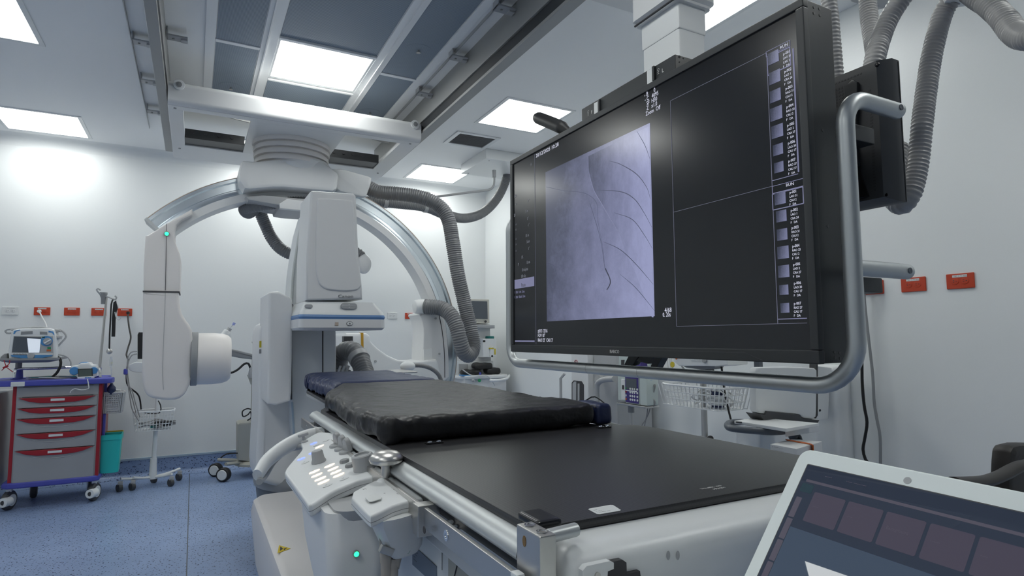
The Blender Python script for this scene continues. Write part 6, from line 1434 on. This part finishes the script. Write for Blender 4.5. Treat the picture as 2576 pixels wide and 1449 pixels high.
# ---- ultrasound workstation
xu = 2.62
us = thing('ultrasound_scanner', (2.8, 2.1, 0), 'white laptop-style ultrasound scanner with its lid closed upright on a white cart', 'ultrasound scanner')
ul = [(1900, 935), (1904, 924), (1990, 923), (2050, 926), (2056, 932), (2054, 1048), (2046, 1055), (2020, 1052), (2012, 1043), (1930, 1036), (1925, 1042), (1908, 1040), (1902, 1032)]
Yu = 2.05
lid = build(MB().pix(ul, Yu-.02, Yu+.02, .008, ch=1, k=.1), 'lid', 'white2', us)
build(MB().pix([(1909, 1041), (1926, 1043), (1929, 1034), (2013, 1044), (2018, 1052), (2062, 1057), (2056, 1067), (1921, 1056)], Yu-.03, Yu+.05, .003), 'dark_hinge', 'dark', us)
build(MB().pix([(2053, 915), (2058, 915), (2058, 1045), (2053, 1053)], Yu-.01, Yu+.03, .002), 'dark_edge', 'dark', us)
textmesh([('SonoScape', at(1952, 945, Y=Yu-.021), (1, 0, -.02), U_, .0075)], 'name_print', 'ink', lid)
build(MB().pix([(2056, 920), (2100, 925), (2106, 935), (2090, 945), (2085, 1055), (2056, 1058)], Yu+.04, Yu+.14, .01), 'cart_mast', 'white2', us)
q = at(2062, 1032, Y=Yu+.04); build(MB().cyl(q, q-V(0, .004, 0), .006), 'mast_screw', 'dark', us)
kz = at(1950, 1062, Y=Yu-.1).z
kb = [at(a, b, Z=kz) for a, b in ((1847, 1058), (1905, 1050), (2060, 1064), (1978, 1078))]
build(MB().prism(kb, V(0, 0, -.015), .003), 'keyboard_deck', 'white2', us)
build(MB().tube([at(a, b, Z=kz-.004) for a, b in ((1852, 1062), (1900, 1065), (1965, 1076))], .004, 8), 'deck_slot', 'dark', us)
hd2 = [at(a, b, Z=kz-.03) for a, b in ((1870, 1062), (1840, 1063), (1830, 1069), (1838, 1077), (1880, 1082), (1940, 1086), (1975, 1084), (1981, 1079))]
build(MB().tube(hd2, .016, 12, step=.02), 'front_handle', 'slate', us)
build(MB().prism([at(a, b, Z=kz-.018) for a, b in ((1975, 1080), (2040, 1070), (2060, 1068), (1990, 1066))], V(0, 0, -.035), .003), 'deck_body', 'white', us)
build(MB().tube([at(a, b, Y=Yu-.1) for a, b in ((1990, 1086), (1992, 1100), (2000, 1107), (2012, 1104))], .015, 10, step=.01).tube([at(a, b, Y=Yu-.12) for a, b in ((1998, 1100), (2008, 1094), (2014, 1106), (2002, 1110))], .008, 8, step=.01), 'swivel_bracket', 'dark', us)
build(MB().pix([(1912, 1090), (1985, 1084), (2058, 1080), (2060, 1260), (1912, 1270)], Yu+.0, Yu+.16, .02), 'cart_column', 'white2', us)
build(MB().box(2.45, 3.05, 1.85, 2.28, .08, .16, .03), 'cart_base', 'white', us)
W, Q = MB(), MB()
for x in (2.52, 2.98):
    for y in (1.90, 2.22): caster(W, Q, x, y, .04, .03, .3)
k = build(Q, 'casters', 'midgrey', us); build(W, 'wheels', 'dark', k)
build(MB().soft(at(2070, 1050, Y=Yu+.1).x-.0, at(2115, 1050, Y=Yu+.1).x, Yu+.02, Yu+.16, .55, at(2090, 918, Y=Yu+.1).z, .03, (10, 8, 40), lambda p, n, h: p+n*.010*noise.noise(V(p.x*4, p.y*4, p.z*14))), 'draped_cloth', 'white2', None, 'crumpled white plastic drape hanging behind the ultrasound scanner', 'drape')
s = MB(); s.box(*(lambda q: (q.x-.014, q.x+.014, Yu+.05, Yu+.08, q.z-.02, q.z+.05))(at(1910, 922, Y=Yu+.06)))
build(s, 'dark_clip', 'slate', us)
build(MB().tube([at(a, b, Y=Yu+.1) for a, b in ((1890, 975), (1896, 1000), (1899, 1035), (1903, 1060), (1908, 1110))], .004, 6, step=.02), 'thin_black_cable', 'black', us); build(MB().cyl(at(1898, 1032, Y=Yu+.1), at(1899, 1042, Y=Yu+.1), .009), 'cable_lump', 'black', us)
# Sony recorder strapped on the cart
rc_ = thing('video_recorder', at(1990, 1150, Y=2.0), 'pale grey box recorder with an orange strap under the ultrasound scanner', 'recorder')
zr = at(1960, 1118, Y=2.05).z
f0, f1 = at(1938, 1122, Y=2.05), at(2004, 1130, Y=2.0)
Yr = 1.84
xr0, xr1 = at(1938, 1130, Y=Yr).x, at(2004, 1135, Y=Yr).x
u1 = V(1, -.12, 0).normalized(); u2 = V(.12, 1, 0).normalized(); wR = (xr1-xr0)
o_ = V(xr0, Yr, 0)
zrt, zrb = at(1940, 1117, Y=Yr).z, at(1940, 1149, Y=Yr).z
tp4 = [at(a, b, Z=zrt) for a, b in ((1938, 1117), (2004, 1129), (2068, 1110), (1990, 1104))]
o_ = V(tp4[0].x, tp4[0].y, 0); u1 = (tp4[1]-tp4[0]); wR = u1.length; u1 = u1.normalized()
base = [V(p.x, p.y, zrb) for p in tp4]
rb = build(MB().prism(base, V(0, 0, zrt-zrb), .003), 'case', 'midgrey', rc_)
rb.data.materials[0] = M['white']
textmesh([('SONY', o_+u1*.006+V(-.0005, -.0015, zrb+.020), u1, U_, .008, 1.3), ('o  =====  - - - -', o_+u1*.006+V(-.0005, -.0015, zrt-.012), u1, U_, .006), ('___________', o_+u1*.02+V(-.0005, -.0015, zrt-.022), u1, U_, .006), ('=== # ', o_+u1*wR*.55+V(-.0005, -.0015, zrb+.008), u1, U_, .007)], 'front_print', 'ink', rb)
pA, pB = tp4[3].lerp(tp4[0], .25), tp4[1].lerp(tp4[2], .55)
st_ = [V(pA.x, pA.y, zrt+.001), V(pB.x, pB.y, zrt+.001), V(pB.x+.001, pB.y, zrb), ]
dv = V(.012, .014, 0)
build(MB().prism([st_[0]-dv, st_[1]-dv, st_[1]+dv, st_[0]+dv], V(0, 0, .002)).prism([st_[1]-dv+V(.001, -.003, 0), st_[2]-dv+V(.001, -.003, 0), st_[2]+dv+V(.001, -.003, 0), st_[1]+dv+V(.001, -.003, 0)], V(.002, -.002, 0)), 'orange_strap', 'orange', rc_)
build(MB().prism([p+V(0, 0, -.03) for p in base], V(0, 0, .028), .002), 'shelf', 'white', us)
# ---- cords by the right wall
def wcord(pts, r, m_, label):
    P = [X(a, b, x) for a, b, x in pts]; P = [V(min(p.x, WX-.012), p.y, p.z) for p in P]
    t = thing('power_cord', P[0], label, 'power cord')
    build(MB().tube(P, r, 10, step=.02), 'cord', m_, t)
    build(MB().obox(P[0]+V(.01, -.005, 0), (.045, .035, .028), V(-1, 0, 0), V(0, 1, 0), .006), 'plug', m_, t)
wcord([(2178, 722, 3.16), (2170, 726, 3.14), (2163, 740, 3.14), (2164, 800, 3.14), (2168, 880, 3.14), (2169, 960, 3.14), (2174, 1020, 3.14), (2181, 1062, 3.14), (2176, 1100, 3.14), (2171, 1130, 3.14), (2177, 1155, 3.14), (2190, 1180, 3.14), (2200, 1260, 3.14)], .0075, 'black', 'black power cord hanging down the right wall')
wcord([(2200, 722, 3.16), (2182, 727, 3.14), (2174, 740, 3.14), (2178, 790, 3.14), (2186, 860, 3.14), (2195, 940, 3.14), (2199, 1010, 3.14), (2206, 1055, 3.14), (2214, 1100, 3.14), (2215, 1170, 3.14), (2216, 1260, 3.14)], .0072, 'grey', 'grey power cord hanging down the right wall beside the black one')
# ---- black chair at the right edge
ch = thing('office_chair', (2.15, .75, 0), 'black office chair with its back and armrest showing at the right picture edge', 'chair')
ycz = .95
build(MB().pix([(2543, 1170), (2546, 1135), (2554, 1122), (2574, 1117), (2700, 1120), (2720, 1230), (2700, 1330), (2560, 1320), (2541, 1240)], ycz, ycz+.06, .02, ch=1, k=.15), 'backrest', mat('chair_plastic', (.020, .017, .015), .5), ch)
build(MB().tube([at(a, b, Y=ycz-.05) for a, b in ((2400, 1214), (2440, 1213), (2480, 1210), (2520, 1196), (2560, 1175), (2590, 1168))], .022, 12, step=.02, flat=.7), 'armrest', mat('chair_arm_plastic', (.030, .026, .024), .45), ch)
q = at(2620, 1320, Y=ycz-.25)
build(MB().box(q.x-.25, q.x+.2, q.y-.2, q.y+.25, .44, .52, .03), 'seat', 'black', ch)
build(MB().cyl((q.x, q.y, .1), (q.x, q.y, .45), .03), 'gas_column', 'dark', ch)
for a in range(5):
    t = a*2*math.pi/5; l = build(MB().tube([V(q.x, q.y, .10), V(q.x+.26*math.cos(t), q.y+.26*math.sin(t), .075)], .018, 8), 'leg', 'dark', ch)
    build(MB().lathe((q.x+.26*math.cos(t)-.012, q.y+.26*math.sin(t), .03), (1, 0, 0), [(0, 0), (.03, 0), (.03, .024), (0, .024)], 16), 'wheel', 'black', l)

# ================================================================== LAPTOP IN THE FOREGROUND
az, el = math.radians(178), math.radians(37.5)
nL = V(math.cos(el)*math.cos(az), math.cos(el)*math.sin(az), math.sin(el))
DL = .93
p0 = EYE+ray(2018, 1126).normalized()*DL
def onl(px, py, h=0.0):
    d = ray(px, py); t = ((p0-EYE).dot(nL))/d.dot(nL); return EYE+d*t+nL*h
uL = (onl(2576, 1236)-onl(2040, 1130)); uL -= nL*uL.dot(nL); uL.normalize()
wL = nL.cross(uL)
if wL.z > 0: wL = -wL
LW, LH = .34, .235
def LP(u, w, h=0): return p0+uL*u+wL*w+nL*h
lt_ = thing('laptop', LP(LW/2, LH), 'white laptop with a dark tinted screen in the lower right corner of the picture', 'laptop')
def rquad(u0, u1, w0, w1, r, h, n=6):
    o = []
    for cu, cw, a in ((u1-r, w1-r, 0), (u0+r, w1-r, 90), (u0+r, w0+r, 180), (u1-r, w0+r, 270)):
        for i in range(n+1): t = math.radians(a+90*i/n); o.append(LP(cu+r*math.cos(t), cw+r*math.sin(t), h))
    return o
bw = .0225
lidb = build(MB().prism(rquad(0, LW, 0, LH, .016, 0), -nL*.008, .0025, 3), 'lid', 'tablet_white', lt_)
M['lapscr'] = mat('laptop_screen', (.012, .016, .026), .012, emit=(.10, .13, .20), es=.20, spec=.6)
scL = build(MB().prism(rquad(bw*.85, LW-bw*.85, bw, LH-bw, .0012, .0004), -nL*.0008), 'screen', 'lapscr', lt_)
fr = MB()
build(MB().prism(rquad(bw*.85-.0012, LW-bw*.85+.0012, bw-.0012, LH-bw+.0012, .002, .0002), -nL*.0006), 'screen_gasket', 'dark', lidb)
q = onl(2283, 1209, .0002); build(MB().prism([q+uL*.0042*math.cos(t)+wL*.0042*math.sin(t) for t in [2*math.pi*i/24 for i in range(24)]], nL*.0003), 'camera_dimple', 'midgrey', lidb)
M['tile1'] = mat('screen_tile', (.05, .045, .06), .015, emit=(.22, .19, .28), es=.17); M['tile2'] = mat('screen_blue_area', (.03, .04, .06), .012, emit=(.14, .20, .30), es=.24); M['tile3'] = mat('screen_bar', (.06, .055, .07), .06, emit=(.26, .24, .32), es=.2); M['tile4'] = mat('screen_teal', (.03, .04, .05), .05, emit=(.08, .20, .26), es=.12)
def LT(u0, u1, w0, w1, m_, nm, r=.002): return build(MB().prism(rquad(u0, u1, w0, w1, r, .0006), -nL*.0003), nm, m_, scL)
a0_ = bw
LT(a0_+.004, LW-a0_-.002, a0_+.020, a0_+.0235, 'tile3', 'top_bar', .0005)
LT(a0_+.001, a0_+.018, a0_+.026, a0_+.038, 'tile4', 'teal_key', .002)
LT(a0_+.010, LW-a0_-.012, a0_+.086, a0_+.175, 'tile2', 'blue_panel', .001)
for i in range(6): k = LT(a0_+.022+i*.046, a0_+.022+i*.046+.042, a0_+.034, a0_+.074, 'tile1', 'screen_tile', .002)
for i in range(4): LT(a0_+.001, a0_+.009, a0_+.046+i*.030, a0_+.074+i*.030, 'tile3', 'side_key', .001)
bs_ = LP(LW/2, LH)
textmesh([(t, LP(a0_+.027+i*.046, a0_+.054, .0009), uL, -wL, .004, .9) for i, t in enumerate(('-----', '----', 'Background', '------', '----'))]+[('-----', LP(a0_+.026, a0_+.012, .0009), uL, -wL, .0045), ('---- --------', LP(a0_+.055, a0_+.012, .0009), uL, -wL, .0045)], 'faint_screen_words', 'tile3', scL, .00005)
# keyboard half and the small trolley below
hz = LP(0, LH).z
fwd = V(nL.x, nL.y, 0).normalized(); sd = uL.copy(); sd.z = 0; sd.normalize()
c0 = LP(0, LH)
kb_ = [c0, c0+sd*LW, c0+sd*LW+fwd*.235, c0+fwd*.235]
kb_ = [V(p.x, p.y, hz-.004) for p in kb_]
kbo = build(MB().prism(chaikin(kb_, 1, .05), V(0, 0, -.016), .003), 'keyboard_base', 'tablet_white', lt_)
kp_ = MB()
for r_ in range(5):
    for c_ in range(14):
        q = c0+sd*(.025+c_*.0212)+fwd*(.035+r_*.019); kp_.obox((q.x, q.y, hz-.0025), (.0175, .0155, .003), sd, fwd, .001)
build(kp_, 'keys', 'label', kbo)
tr_ = thing('instrument_trolley', (.62, .15, 0), 'white flat-topped trolley under the laptop, below the picture', 'trolley')
tz = hz-.022
cx_, cy_ = sum((p.x for p in kb_))/4, sum((p.y for p in kb_))/4
build(MB().box(cx_-.20, cx_+.20, cy_-.23, cy_+.20, tz-.03, tz, .008), 'tray_top', 'white2', tr_)
for sx in (-.17, .17):
    for sy in (-.20, .17): 
        l = build(MB().cyl((cx_+sx, cy_+sy, .08), (cx_+sx, cy_+sy, tz-.03), .012), 'leg', 'steel', tr_)
        build(MB().lathe((cx_+sx-.012, cy_+sy, .035), (1, 0, 0), [(0, 0), (.035, 0), (.035, .024), (0, .024)], 16), 'wheel', 'dark', l)
